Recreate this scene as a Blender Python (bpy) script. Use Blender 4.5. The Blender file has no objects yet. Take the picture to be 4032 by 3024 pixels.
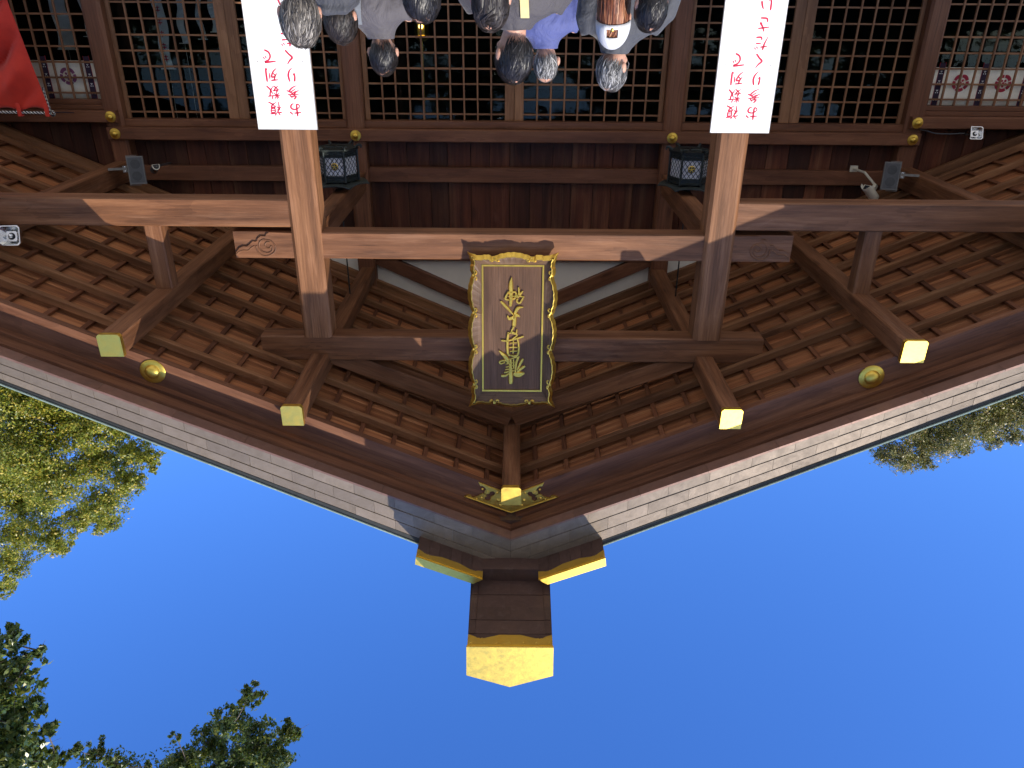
import bpy, bmesh, math, random
import numpy as np
from mathutils import Vector, Matrix, geometry

# ------------------------------------------------------------------ scene, camera, sky, sun
scn = bpy.context.scene
col = scn.collection
H = 1.55                       # height of the lens above the paving; building heights below are measured from the lens
cam_d = bpy.data.cameras.new('camera')
cam_d.sensor_fit = 'HORIZONTAL'; cam_d.sensor_width = 36.0; cam_d.lens = 27.03
cam_d.clip_start = 0.05; cam_d.clip_end = 2000
cam = bpy.data.objects.new('camera', cam_d); col.objects.link(cam)
# phone held upside down: pitched up 26.5 degrees and rolled by half a turn
cam.matrix_world = Matrix.Translation((0, 0, H)) @ Matrix.Rotation(math.radians(90 + 26.5), 4, 'X') @ Matrix.Rotation(math.radians(180.447), 4, 'Z')
scn.camera = cam

LIGHT = Vector((0.72, 1.0, -0.95)).normalized()
SUN_EL = math.asin(-LIGHT.z); SUN_AZ = math.atan2(-LIGHT.x, -LIGHT.y)
world = bpy.data.worlds.new('World'); scn.world = world; world.use_nodes = True
nt = world.node_tree; nt.nodes.clear()
wo = nt.nodes.new('ShaderNodeOutputWorld'); wb = nt.nodes.new('ShaderNodeBackground'); ws = nt.nodes.new('ShaderNodeTexSky')
ws.sky_type = 'NISHITA'; ws.sun_disc = False
ws.sun_elevation = SUN_EL; ws.sun_rotation = SUN_AZ
ws.altitude = 0; ws.air_density = 1.0; ws.dust_density = 0.4; ws.ozone_density = 6.0
wb.inputs['Strength'].default_value = 0.15
wh = nt.nodes.new('ShaderNodeHueSaturation'); wh.inputs['Saturation'].default_value = 1.19; wh.inputs['Hue'].default_value = .513
nt.links.new(ws.outputs[0], wh.inputs['Color']); nt.links.new(wh.outputs[0], wb.inputs['Color']); nt.links.new(wb.outputs[0], wo.inputs['Surface'])
sun_d = bpy.data.lights.new('sun', 'SUN'); sun_d.energy = 3.0; sun_d.angle = math.radians(0.53); sun_d.color = (1.0, 0.92, 0.78)
sun = bpy.data.objects.new('sun', sun_d); col.objects.link(sun)
sun.rotation_euler = LIGHT.to_track_quat('-Z', 'Y').to_euler(); sun.location = (-20, -25, 30)
scn.view_settings.view_transform = 'Standard'; scn.view_settings.look = 'None'
scn.view_settings.gamma = 1.0; scn.view_settings.use_curve_mapping = False
scn.view_settings.exposure = 1.08

random.seed(7); rng = np.random.default_rng(11)

# ------------------------------------------------------------------ materials
MATS = {}
class NT:
    def __init__(s, name):
        s.m = bpy.data.materials.new(name); s.m.use_nodes = True; s.t = s.m.node_tree
        s.b = s.t.nodes['Principled BSDF']; s.out = s.t.nodes['Material Output']; MATS[name] = s.m
    def n(s, typ, **kw):
        nd = s.t.nodes.new(typ)
        for k, v in kw.items(): setattr(nd, k, v)
        return nd
    def l(s, a, b): s.t.links.new(a, b)
    def val(s, nd, **kw):
        for k, v in kw.items(): nd.inputs[k.replace('_', ' ')].default_value = v
        return nd
    def ramp(s, fac, stops):
        r = s.n('ShaderNodeValToRGB'); e = r.color_ramp.elements
        while len(e) < len(stops): e.new(0.5)
        for i, (p, c) in enumerate(stops):
            e[i].position = p; e[i].color = (*c, 1) if len(c) == 3 else c
        s.l(fac, r.inputs[0]); return r.outputs[0]
    def mix(s, fac, a, b, mode='MIX'):
        m = s.n('ShaderNodeMix', data_type='RGBA', blend_type=mode)
        for sock, v in ((m.inputs[0], fac), (m.inputs[6], a), (m.inputs[7], b)):
            if hasattr(v, 'is_linked') or hasattr(v, 'links'): s.l(v, sock)
            elif isinstance(v, (int, float)): sock.default_value = v
            else: sock.default_value = (*v, 1)
        return m.outputs[2]
    def noise(s, vec, scale, detail=4, rough=.55, dist=0):
        n = s.n('ShaderNodeTexNoise'); n.inputs['Scale'].default_value = scale; n.inputs['Detail'].default_value = detail
        n.inputs['Roughness'].default_value = rough; n.inputs['Distortion'].default_value = dist
        if vec is not None: s.l(vec, n.inputs['Vector'])
        return n.outputs[0]
    def mapping(s, vec, scale):
        m = s.n('ShaderNodeMapping'); m.inputs['Scale'].default_value = scale; s.l(vec, m.inputs['Vector']); return m.outputs[0]
    def bump(s, h, strength, dist):
        b = s.n('ShaderNodeBump'); b.inputs['Strength'].default_value = strength; b.inputs['Distance'].default_value = dist
        s.l(h, b.inputs['Height']); s.l(b.outputs[0], s.b.inputs['Normal'])

def objvec(k, spread=40.0):
    tc = k.n('ShaderNodeTexCoord'); oi = k.n('ShaderNodeObjectInfo')
    mul = k.n('ShaderNodeVectorMath', operation='MULTIPLY_ADD')
    cx = k.n('ShaderNodeCombineXYZ')
    for i, f in enumerate((1.0, 0.37, 0.71)):
        mm = k.n('ShaderNodeMath', operation='MULTIPLY'); mm.inputs[1].default_value = spread * f; k.l(oi.outputs['Random'], mm.inputs[0]); k.l(mm.outputs[0], cx.inputs[i])
    ad = k.n('ShaderNodeVectorMath', operation='ADD'); k.l(tc.outputs['Object'], ad.inputs[0]); k.l(cx.outputs[0], ad.inputs[1])
    k.t.nodes.remove(mul)
    return ad.outputs[0], oi.outputs['Random']

def wood(name, dark, mid, light, grain=1.0, weather=0.25, rough=.62, var=.3, streak=None, fine=5, wmap=(1.3, 14, 14)):
    k = NT(name); v, rnd = objvec(k)
    rings = k.n('ShaderNodeTexWave', wave_type='BANDS', bands_direction='Y', wave_profile='SAW')
    k.l(k.mapping(v, (0.22, 1.0, 0.8)), rings.inputs['Vector'])
    rings.inputs['Scale'].default_value = 9.0 * grain; rings.inputs['Distortion'].default_value = 8.0
    rings.inputs['Detail'].default_value = 3.0; rings.inputs['Detail Scale'].default_value = 0.9; rings.inputs['Detail Roughness'].default_value = .55
    fib = k.noise(k.mapping(v, (2.2, 95, 95)), 1.0, 5, .65)
    broad = k.noise(k.mapping(v, (0.7, fine, fine)), 1.0, 5, .62, .4)
    c = k.ramp(broad, [(.28, dark), (.52, mid), (.78, light)])
    rl = k.ramp(rings.outputs[0], [(0, (.70, .66, .62)), (.65, (1, 1, 1)), (1, (1.06, 1.06, 1.06))])
    c = k.mix(.55, c, rl, 'MULTIPLY')
    fl = k.ramp(fib, [(.25, (.62, .60, .58)), (.62, (1.08, 1.08, 1.08))])
    c = k.mix(.65, c, fl, 'MULTIPLY')
    if weather:
        wn = k.noise(k.mapping(v, wmap), 1.0, 6, .66, .2)
        wf = k.ramp(wn, [(.52, (0, 0, 0)), (.80, (weather, weather, weather))])
        c = k.mix(wf, c, streak or tuple(min(1, x * 1.55 + .03) for x in light))
    ck = k.noise(k.mapping(v, (.55, 42, 42)), 1.0, 2, .5, .15); cf = k.ramp(ck, [(.655, (1, 1, 1)), (.69, (.42, .40, .38)), (.72, (1, 1, 1))]); c = k.mix(.8, c, cf, 'MULTIPLY')
    kn = k.n('ShaderNodeTexVoronoi'); kn.inputs['Scale'].default_value = 1.0; k.l(k.mapping(v, (.9, 3.2, 3.2)), kn.inputs['Vector'])
    kf = k.ramp(kn.outputs['Distance'], [(.05, (.38, .33, .30)), (.10, (.75, .72, .70)), (.17, (1, 1, 1))]); c = k.mix(.7, c, kf, 'MULTIPLY')
    sn = k.noise(k.mapping(v, (1.6, 3, 3)), 1.0, 8, .75, .6); sf = k.ramp(sn, [(.62, (0, 0, 0)), (.78, (.22, .22, .22))]); c = k.mix(sf, c, tuple(min(1, x * 1.7 + .06) for x in light))
    hs = k.n('ShaderNodeHueSaturation'); mr = k.n('ShaderNodeMapRange')
    mr.inputs['To Min'].default_value = 1 - var; mr.inputs['To Max'].default_value = 1 + var
    k.l(rnd, mr.inputs[0]); k.l(mr.outputs[0], hs.inputs['Value']); k.l(c, hs.inputs['Color'])
    k.l(hs.outputs[0], k.b.inputs['Base Color'])
    rr = k.ramp(fib, [(.2, (rough + .12,) * 3), (.8, (rough - .08,) * 3)]); k.l(rr, k.b.inputs['Roughness'])
    k.b.inputs['Specular IOR Level'].default_value = .32
    k.bump(fib, .5, .004)
    return k.m

wood('beam_wood', (0.0793, 0.0317, 0.0132), (0.168, 0.0697, 0.0301), (0.2775, 0.1262, 0.0569), 1.0, .30, .6, .14, (0.441, 0.243, 0.144), 9)
wood('pillar_wood', (0.1011, 0.0427, 0.0179), (0.2051, 0.09, 0.0391), (0.3355, 0.1602, 0.0738), 1.2, .35, .6, .10, (0.483, 0.252, 0.144), 9)
wood('rafter_wood', (0.0921, 0.039, 0.0167), (0.2055, 0.093, 0.0395), (0.3554, 0.179, 0.0806), 1.0, .30, .62, .22, (0.42, 0.243, 0.137))
wood('board_wood', (0.1328, 0.0444, 0.0179), (0.3124, 0.1196, 0.0465), (0.4858, 0.2267, 0.0942), 1.1, .40, .60, .34, (0.483, 0.288, 0.152), 16)
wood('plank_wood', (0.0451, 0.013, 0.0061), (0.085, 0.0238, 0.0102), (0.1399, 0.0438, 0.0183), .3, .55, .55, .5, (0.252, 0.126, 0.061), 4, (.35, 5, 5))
wood('lattice_wood', (0.1541, 0.0705, 0.0323), (0.2516, 0.1201, 0.0564), (0.372, 0.189, 0.0922), 1.0, .25, .58, .12, (0.378, 0.207, 0.122))
wood('barge_wood', (0.0695, 0.0253, 0.012), (0.1373, 0.0546, 0.026), (0.2271, 0.099, 0.0487), .8, .20, .58, .08, (0.378, 0.18, 0.099), 9)
wood('lintel_wood', (0.0994, 0.0382, 0.0188), (0.1641, 0.0659, 0.0322), (0.2428, 0.1058, 0.0519), .9, .2, .55, .1, (0.294, 0.153, 0.084))
wood('batten_wood', (0.072, 0.0259, 0.0117), (0.136, 0.0496, 0.0216), (0.215, 0.0896, 0.0403), 1.0, .15, .6, .2, (.3, .17, .09))
wood('plaque_wood', (0.0702, 0.0346, 0.0185), (0.12, 0.0606, 0.0329), (0.1808, 0.0948, 0.0532), 1.6, .25, .5, .1, (0.347, 0.198, 0.129))
wood('plaque_frame_wood', (0.0673, 0.0367, 0.022), (0.1156, 0.0666, 0.0398), (0.182, 0.1074, 0.0644), 1.6, .3, .45, .1, (0.378, 0.252, 0.175))

def gold(name, c=(.86, .60, .17), rough=.30, blot=.5, spec=1):
    k = NT(name); v, rnd = objvec(k)
    b = k.noise(v, 16, 8, .75, .3); f = k.noise(v, 60, 4, .6)
    cc = k.ramp(b, [(.3, tuple(x * (1 - .32 * blot) for x in c)), (.62, c), (.85, tuple(min(1, x * 1.1 + .04) for x in c))])
    k.l(cc, k.b.inputs['Base Color']); k.b.inputs['Metallic'].default_value = 1.0
    r = k.ramp(b, [(.3, (rough + .16,) * 3), (.7, (rough - .03,) * 3)]); k.l(r, k.b.inputs['Roughness'])
    k.bump(f, .12, .004); return k.m
gold('gold_leaf', (.88, .60, .115), .34, .45)
gold('gold_trim', (.84, .57, .11), .32, .3)
gold('gold_boss', (.80, .55, .10), .34, .35)

def plain(name, c, rough=.6, metal=0, nscale=12, var=.25, bump=.0, spec=.4, rv=.12, trans=0):
    k = NT(name); v, rnd = objvec(k, 20)
    n = k.noise(v, nscale, 6, .65)
    cc = k.ramp(n, [(.28, tuple(x * (1 - var) for x in c)), (.72, tuple(min(1, x * (1 + var * .6)) for x in c))])
    hs = k.n('ShaderNodeHueSaturation'); mr = k.n('ShaderNodeMapRange'); mr.inputs['To Min'].default_value = 1 - rv; mr.inputs['To Max'].default_value = 1 + rv
    k.l(rnd, mr.inputs[0]); k.l(mr.outputs[0], hs.inputs['Value']); k.l(cc, hs.inputs['Color'])
    k.l(hs.outputs[0], k.b.inputs['Base Color'])
    k.b.inputs['Roughness'].default_value = rough; k.b.inputs['Metallic'].default_value = metal
    k.b.inputs['Specular IOR Level'].default_value = spec
    if bump: k.bump(k.noise(v, nscale * 3, 5, .6), bump, .01)
    return k.m

def copper(name, c, rough, metal, streak=(.40, .36, .33)):
    k = NT(name); v, rnd = objvec(k, 30)
    n = k.noise(v, 7, 7, .7, .5); w = k.noise(k.mapping(v, (3, 3, 1)), 5, 5, .7)
    cc = k.ramp(n, [(.25, tuple(x * .72 for x in c)), (.55, c), (.8, tuple(min(1, x * 1.22) for x in c))])
    wf = k.ramp(w, [(.55, (0, 0, 0)), (.85, (.45, .45, .45))]); cc = k.mix(wf, cc, streak)
    hs = k.n('ShaderNodeHueSaturation'); mr = k.n('ShaderNodeMapRange'); mr.inputs['To Min'].default_value = .86; mr.inputs['To Max'].default_value = 1.12
    k.l(rnd, mr.inputs[0]); k.l(mr.outputs[0], hs.inputs['Value']); k.l(cc, hs.inputs['Color']); k.l(hs.outputs[0], k.b.inputs['Base Color'])
    k.b.inputs['Metallic'].default_value = metal
    r = k.ramp(n, [(.3, (rough + .1,) * 3), (.7, (rough - .06,) * 3)]); k.l(r, k.b.inputs['Roughness'])
    k.bump(n, .18, .012); return k.m
copper('copper_plate', (.205, .158, .115), .5, .3, (.27, .21, .155))
copper('copper_dark', (.085, .048, .037), .45, .3, (.17, .13, .115))
copper('copper_strip', (.19, .10, .072), .5, .2, (.14, .16, .14))
plain('roof_dark', (.035, .038, .036), .5)
plain('verdigris', (.27, .35, .30), .55, nscale=30, var=.3)
plain('plaster', (.82, .78, .67), .85, nscale=3, var=.06, rv=.02)
plain('sign_white', (.90, .90, .89), .35, nscale=2, var=.02, rv=.01)
plain('sign_edge', (.42, .41, .40), .4, nscale=5, var=.1)
plain('sign_red', (.58, .012, .055), .5, nscale=25, var=.25, rv=.03)
plain('bronze', (.030, .038, .038), .48, .55, 22, .45, .3)
plain('bronze_roof', (.050, .062, .060), .5, .4, 14, .45, .2)
plain('lantern_paper', (.52, .52, .54), .8, nscale=6, var=.05)
plain('speaker_grey', (.17, .17, .165), .5, nscale=30, var=.08)
plain('speaker_grille', (.11, .115, .12), .55, nscale=40, var=.15)
plain('speaker_cone', (.06, .062, .065), .6)
plain('bracket_metal', (.20, .185, .16), .42, .6, 30, .25)
plain('camera_cream', (.60, .57, .46), .45, nscale=20, var=.1)
plain('camera_black', (.012, .012, .014), .3)
plain('camera_dark', (.06, .052, .050), .45)
plain('lens_glass', (.01, .012, .02), .06, spec=.8)
plain('chrome', (.70, .71, .70), .20, 1.0, 14, .12)
plain('cable', (.10, .11, .12), .5)
plain('cloth_white', (.80, .77, .66), .9, nscale=55, var=.10, bump=.25)
plain('cloth_stripe', (.035, .020, .045), .85, nscale=80, var=.3)
plain('cloth_lining', (.45, .03, .03), .85)
plain('crest_crimson', (.33, .020, .045), .85, nscale=60, var=.2)
plain('crest_purple', (.20, .06, .14), .85, nscale=60, var=.2)
plain('rope_white', (.72, .70, .64), .85, nscale=90, var=.2)
plain('rope_black', (.015, .015, .03), .8, nscale=90, var=.3)
plain('stone', (.36, .35, .33), .85, nscale=14, var=.3, bump=.3)
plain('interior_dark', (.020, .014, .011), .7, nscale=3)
plain('interior_floor', (.10, .055, .03), .4, nscale=6)
plain('paper', (.72, .72, .70), .8, nscale=10, var=.08)
plain('bark', (.11, .085, .062), .9, nscale=14, var=.5, bump=.8)
plain('bark_pale', (.30, .26, .20), .9, nscale=14, var=.4, bump=.6)

def red_cloth():
    k = NT('red_cloth'); v, rnd = objvec(k, 5)
    n = k.noise(v, 4, 4, .6); f = k.noise(k.mapping(v, (900, 900, 900)), 1.0, 2, .5)
    k.l(k.ramp(n, [(.3, (.50, .018, .006)), (.7, (.66, .032, .010))]), k.b.inputs['Base Color'])
    k.b.inputs['Roughness'].default_value = .75; k.b.inputs['Sheen Weight'].default_value = .25
    k.bump(f, .2, .002)
red_cloth()

def glass():
    k = NT('window_glass'); k.t.nodes.remove(k.b)
    g = k.n('ShaderNodeBsdfGlossy'); g.inputs['Roughness'].default_value = .02; g.inputs['Color'].default_value = (.86, .92, 1, 1)
    tr = k.n('ShaderNodeBsdfTransparent'); tr.inputs['Color'].default_value = (.78, .82, .82, 1)
    fr = k.n('ShaderNodeFresnel'); fr.inputs['IOR'].default_value = 1.17
    tc = k.n('ShaderNodeTexCoord'); b = k.n('ShaderNodeBump'); b.inputs['Strength'].default_value = .05; b.inputs['Distance'].default_value = .02
    k.l(k.noise(tc.outputs['Object'], 1.3, 2, .5), b.inputs['Height']); k.l(b.outputs[0], g.inputs['Normal'])
    mx = k.n('ShaderNodeMixShader'); k.l(fr.outputs[0], mx.inputs[0]); k.l(tr.outputs[0], mx.inputs[1]); k.l(g.outputs[0], mx.inputs[2])
    k.l(mx.outputs[0], k.out.inputs['Surface'])
glass()

def fabric(name, c, wr=.5):
    k = NT(name); tc = k.n('ShaderNodeTexCoord'); v = tc.outputs['Object']
    n = k.noise(v, 3, 4, .6); w = k.noise(k.mapping(v, (1, 1, .55)), 9, 5, .55, 1.2); f = k.noise(v, 500, 2, .5)
    k.l(k.ramp(n, [(.3, tuple(x * .85 for x in c)), (.7, tuple(min(1, x * 1.1) for x in c))]), k.b.inputs['Base Color'])
    k.b.inputs['Roughness'].default_value = .7; k.b.inputs['Sheen Weight'].default_value = .15
    m = k.n('ShaderNodeMath', operation='MULTIPLY_ADD'); m.inputs[1].default_value = .03; k.l(f, m.inputs[0]); k.l(w, m.inputs[2])
    k.bump(m.outputs[0], wr, .05)
fabric('jacket_grey', (0.078, 0.069, 0.074)); fabric('jacket_slate', (0.058, 0.051, 0.055)); fabric('jacket_charcoal', (0.051, 0.053, 0.061)); fabric('jacket_blue', (0.066, 0.082, 0.234))
fabric('jacket_navy', (0.066, 0.078, 0.187)); fabric('hood_grey', (0.043, 0.044, 0.051)); fabric('jacket_black', (.03, .03, .034)); fabric('jacket_cream', (.45, .42, .36))
fabric('trousers_dark', (.035, .037, .045)); fabric('trousers_denim', (.06, .085, .15)); fabric('cap_white', (0.64, 0.64, 0.64), .25)
fabric('strap_yellow', (.62, .52, .24), .1); fabric('strap_grey', (.16, .17, .18), .1); fabric('shoe_dark', (.03, .028, .026), .2); fabric('shirt_grey', (.05, .05, .055))
fabric('collar_stripe', (.45, .48, .52), .3)

def skin():
    k = NT('skin'); tc = k.n('ShaderNodeTexCoord')
    n = k.noise(tc.outputs['Object'], 30, 4, .6)
    k.l(k.ramp(n, [(.3, (.46, .235, .155)), (.7, (.58, .325, .225))]), k.b.inputs['Base Color'])
    k.b.inputs['Roughness'].default_value = .5; k.b.inputs['Subsurface Weight'].default_value = .15; k.b.inputs['Subsurface Radius'].default_value = (.01, .004, .002)
    k.bump(n, .08, .002)
skin(); plain('eye_dark', (.02, .015, .012), .15); plain('lip', (.42, .15, .12), .5); plain('eyeglass_frame', (.5, .5, .5), .25, .9)

def hair(name, stops, rough=.34):
    k = NT(name); g = k.n('ShaderNodeNewGeometry')
    c = k.ramp(g.outputs['Random Per Island'], stops)
    k.l(c, k.b.inputs['Base Color']); k.b.inputs['Roughness'].default_value = rough + .12; k.b.inputs['Specular IOR Level'].default_value = .42
hair('hair_black', [(0, (.008, .007, .007)), (.8, (.020, .017, .016)), (1, (.045, .04, .038))], .30)
hair('hair_brownblack', [(0, (.012, .009, .008)), (.7, (.030, .023, .019)), (1, (.07, .055, .045))], .36)
hair('hair_grey', [(0, (.02, .02, .02)), (.45, (.06, .058, .055)), (.75, (.26, .255, .25)), (1, (.5, .49, .48))], .4)
hair('hair_salt', [(0, (.025, .022, .02)), (.45, (.075, .065, .055)), (.8, (.20, .175, .145)), (1, (.36, .33, .29))], .4)
hair('hair_red', [(0, (.10, .028, .012)), (.5, (.20, .062, .024)), (.85, (.30, .11, .045)), (1, (.42, .2, .10))], .36)

def leafmat(name, stops, trans=.35, rough=.38):
    k = NT(name); g = k.n('ShaderNodeNewGeometry')
    c = k.ramp(g.outputs['Random Per Island'], stops)
    k.l(c, k.b.inputs['Base Color']); k.b.inputs['Roughness'].default_value = rough; k.b.inputs['Specular IOR Level'].default_value = .5
    tl = k.n('ShaderNodeBsdfTranslucent'); bc = k.mix(.6, c, (.30, .34, .03)); k.l(bc, tl.inputs['Color'])
    mx = k.n('ShaderNodeMixShader'); mx.inputs[0].default_value = trans
    k.l(k.b.outputs[0], mx.inputs[1]); k.l(tl.outputs[0], mx.inputs[2]); k.l(mx.outputs[0], k.out.inputs['Surface'])
leafmat('leaf_camphor', [(0, (0.095, 0.142, 0.016)), (0.4, (0.203, 0.231, 0.025)), (0.75, (0.37, 0.333, 0.039)), (1, (0.571, 0.403, 0.062))])
leafmat('leaf_oak', [(0, (0.088, 0.102, 0.031)), (0.5, (0.186, 0.167, 0.049)), (0.85, (0.302, 0.231, 0.078)), (1, (0.488, 0.342, 0.156))], .25)
leafmat('leaf_dark', [(0, (0.033, 0.063, 0.018)), (0.55, (0.066, 0.108, 0.027)), (0.85, (0.141, 0.175, 0.039)), (1, (0.3, 0.28, 0.062))], .22, .34)

# ------------------------------------------------------------------ building blocks
WORLD = {}
def place(o, parent, M):
    col.objects.link(o)
    if parent is not None:
        o.parent = parent; o.matrix_basis = WORLD[parent.name].inverted() @ M
    else: o.matrix_basis = M
    WORLD[o.name] = M; return o
def tag(o, label=None, cat=None, group=None, kind=None):
    if label: o['label'] = label
    if cat: o['category'] = cat
    if group: o['group'] = group
    if kind: o['kind'] = kind
    return o
def thing(name, label, cat, loc, group=None, M=None):
    o = bpy.data.objects.new(name, None); o.empty_display_size = .2
    place(o, None, M if M is not None else Matrix.Translation(loc)); return tag(o, label, cat, group)
def mesh_from(name, verts, faces, mat, smooth=False):
    me = bpy.data.meshes.new(name); me.from_pydata([tuple(v) for v in verts], [], [tuple(f) for f in faces])
    bm = bmesh.new(); bm.from_mesh(me); bmesh.ops.recalc_face_normals(bm, faces=bm.faces); bm.to_mesh(me); bm.free()
    if smooth:
        me.polygons.foreach_set('use_smooth', [True] * len(me.polygons)); me.set_sharp_from_angle(angle=math.radians(38))
    me.materials.append(MATS[mat]); return me
def frame(origin, xaxis, up=(0, 0, 1)):
    x = Vector(xaxis).normalized(); u = Vector(up)
    if abs(x.dot(u.normalized())) > .99: u = Vector((0, -1, 0))
    y = u.cross(x).normalized(); z = x.cross(y)
    return Matrix(((x.x, y.x, z.x, origin[0]), (x.y, y.y, z.y, origin[1]), (x.z, y.z, z.z, origin[2]), (0, 0, 0, 1)))
BEAMS = {}
def beam_mesh(L, w, h, c, mat):
    key = (round(L, 4), round(w, 4), round(h, 4), round(c, 4), mat)
    if key in BEAMS: return BEAMS[key]
    a, b = w / 2, h / 2
    sec = [(-a + c, -b), (a - c, -b), (a, -b + c), (a, b - c), (a - c, b), (-a + c, b), (-a, b - c), (-a, -b + c)]
    vs = [(0, y, z) for y, z in sec] + [(L, y, z) for y, z in sec]
    fs = [(i, (i + 1) % 8, 8 + (i + 1) % 8, 8 + i) for i in range(8)] + [tuple(range(7, -1, -1)), tuple(range(8, 16))]
    BEAMS[key] = mesh_from('beam', vs, fs, mat); return BEAMS[key]
def beam(name, p0, p1, w, h, mat, parent, c=.006, up=(0, 0, 1), abs_z=False):
    """a squared timber from p0 to p1 (centre line), w across and h along 'up'; z is measured from the lens"""
    dz = 0 if abs_z else H
    p0 = Vector((p0[0], p0[1], p0[2] + dz)); p1 = Vector((p1[0], p1[1], p1[2] + dz))
    me = beam_mesh((p1 - p0).length, w, h, c, mat)
    o = bpy.data.objects.new(name, me); return place(o, parent, frame(p0, p1 - p0, up))
FS = 1.0     # pieces of the gable front are measured at one depth and brought to their true one
def piece(name, wverts, faces, mat, parent, xaxis=(1, 0, 0), up=(0, 0, 1), smooth=False, abs_z=False):
    """a mesh given in place; its own x axis follows the grain"""
    dz = 0 if abs_z else H
    vs = [Vector((v[0] * FS, v[1] * FS, v[2] * FS + dz)) for v in wverts]
    M = frame(vs[0], xaxis, up); I = M.inverted()
    o = bpy.data.objects.new(name, mesh_from(name, [I @ v for v in vs], faces, mat, smooth))
    return place(o, parent, M)
HEX = [(0, 3, 2, 1), (4, 5, 6, 7), (0, 1, 5, 4), (1, 2, 6, 5), (2, 3, 7, 6), (3, 0, 4, 7)]
def prism(name, poly, y0, y1, mat, parent, xaxis=(1, 0, 0), abs_z=False, smooth=False):
    """polygon in X,Z pushed from y0 to y1"""
    n = len(poly); vs = [(x, y0, z) for x, z in poly] + [(x, y1, z) for x, z in poly]
    fs = [tuple(range(n)), tuple(range(2 * n - 1, n - 1, -1))] + [(i, (i + 1) % n, n + (i + 1) % n, n + i) for i in range(n)]
    return piece(name, vs, fs, mat, parent, xaxis, smooth=smooth, abs_z=abs_z)
def tube_geo(pts, radii, seg=8, cap=True, flat=1.0):
    pts = [Vector(p) for p in pts]; n = len(pts); vs = []; fs = []
    if not hasattr(radii, '__len__'): radii = [radii] * n
    nrm = None
    for i, p in enumerate(pts):
        t = (pts[min(i + 1, n - 1)] - pts[max(i - 1, 0)]).normalized()
        if nrm is None:
            nrm = t.cross(Vector((0, 0, 1)) if abs(t.z) < .9 else Vector((1, 0, 0))).normalized()
        nrm = (nrm - t * nrm.dot(t)).normalized(); bn = t.cross(nrm)
        for j in range(seg):
            a = 2 * math.pi * j / seg
            vs.append(p + (nrm * math.cos(a) + bn * math.sin(a) * flat) * radii[i])
    for i in range(n - 1):
        for j in range(seg):
            fs.append((i * seg + j, i * seg + (j + 1) % seg, (i + 1) * seg + (j + 1) % seg, (i + 1) * seg + j))
    if cap: fs += [tuple(range(seg - 1, -1, -1)), tuple(range((n - 1) * seg, n * seg))]
    return vs, fs
def lathe_geo(prof, seg=24, axis='Z', at=(0, 0, 0)):
    vs = []; fs = []; n = len(prof)
    for r, h in prof:
        for j in range(seg):
            a = 2 * math.pi * j / seg; c, s = math.cos(a) * r, math.sin(a) * r
            v = {'Z': (c, s, h), 'Y': (c, h, s), 'X': (h, c, s)}[axis]
            vs.append((v[0] + at[0], v[1] + at[1], v[2] + at[2]))
    for i in range(n - 1):
        for j in range(seg): fs.append((i * seg + j, i * seg + (j + 1) % seg, (i + 1) * seg + (j + 1) % seg, (i + 1) * seg + j))
    fs += [tuple(range(seg)), tuple(range((n - 1) * seg, n * seg))]
    return vs, fs
def join(*geos):
    vs = []; fs = []
    for v, f in geos:
        o = len(vs); vs += [tuple(q) for q in v]; fs += [tuple(i + o for i in q) for q in f]
    return vs, fs
def box_geo(x0, x1, y0, y1, z0, z1):
    return [(x0, y0, z0), (x1, y0, z0), (x1, y1, z0), (x0, y1, z0), (x0, y0, z1), (x1, y0, z1), (x1, y1, z1), (x0, y1, z1)], HEX
def smooth_pts(pts, k=4):
    out = []; n = len(pts)
    for i in range(n - 1):
        p0, p1, p2, p3 = (np.array(pts[max(i - 1, 0)], float), np.array(pts[i], float), np.array(pts[i + 1], float), np.array(pts[min(i + 2, n - 1)], float))
        for j in range(k):
            t = j / k
            out.append(.5 * (2 * p1 + (p2 - p0) * t + (2 * p0 - 5 * p1 + 4 * p2 - p3) * t * t + (3 * p1 - p0 - 3 * p2 + p3) * t ** 3))
    out.append(np.array(pts[-1], float)); return [tuple(map(float, q)) for q in out]
def stroke_geo(pts, depth, lift=0.0, k=4, bevel=True):
    """a brush stroke (x, y, half width) as a raised ridge: flat back at lift, crest at lift + depth"""
    P = smooth_pts(pts, k) if len(pts) > 2 else [tuple(pts[0]), tuple((a + b) / 2 for a, b in zip(*pts)), tuple(pts[1])]
    vs = []; fs = []; n = len(P)
    for i, (x, y, w) in enumerate(P):
        a = Vector(P[max(i - 1, 0)][:2]); b = Vector(P[min(i + 1, n - 1)][:2]); t = (b - a).normalized(); nn = Vector((-t.y, t.x))
        if i == 0: x -= t.x * w * .5; y -= t.y * w * .5
        if i == n - 1: x += t.x * w * .4; y += t.y * w * .4
        w = max(w, .0008) * (.72 if i in (0, n - 1) else 1)
        for q, d in ((-1, lift), (-.62, lift + depth), (.62, lift + depth), (1, lift)): vs.append((x + nn.x * w * q, y + nn.y * w * q, d))
    for i in range(n - 1):
        for j in range(4): fs.append((i * 4 + j, i * 4 + (j + 1) % 4, (i + 1) * 4 + (j + 1) % 4, (i + 1) * 4 + j))
    fs += [(3, 2, 1, 0), ((n - 1) * 4, (n - 1) * 4 + 1, (n - 1) * 4 + 2, (n - 1) * 4 + 3)]
    return vs, fs
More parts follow.
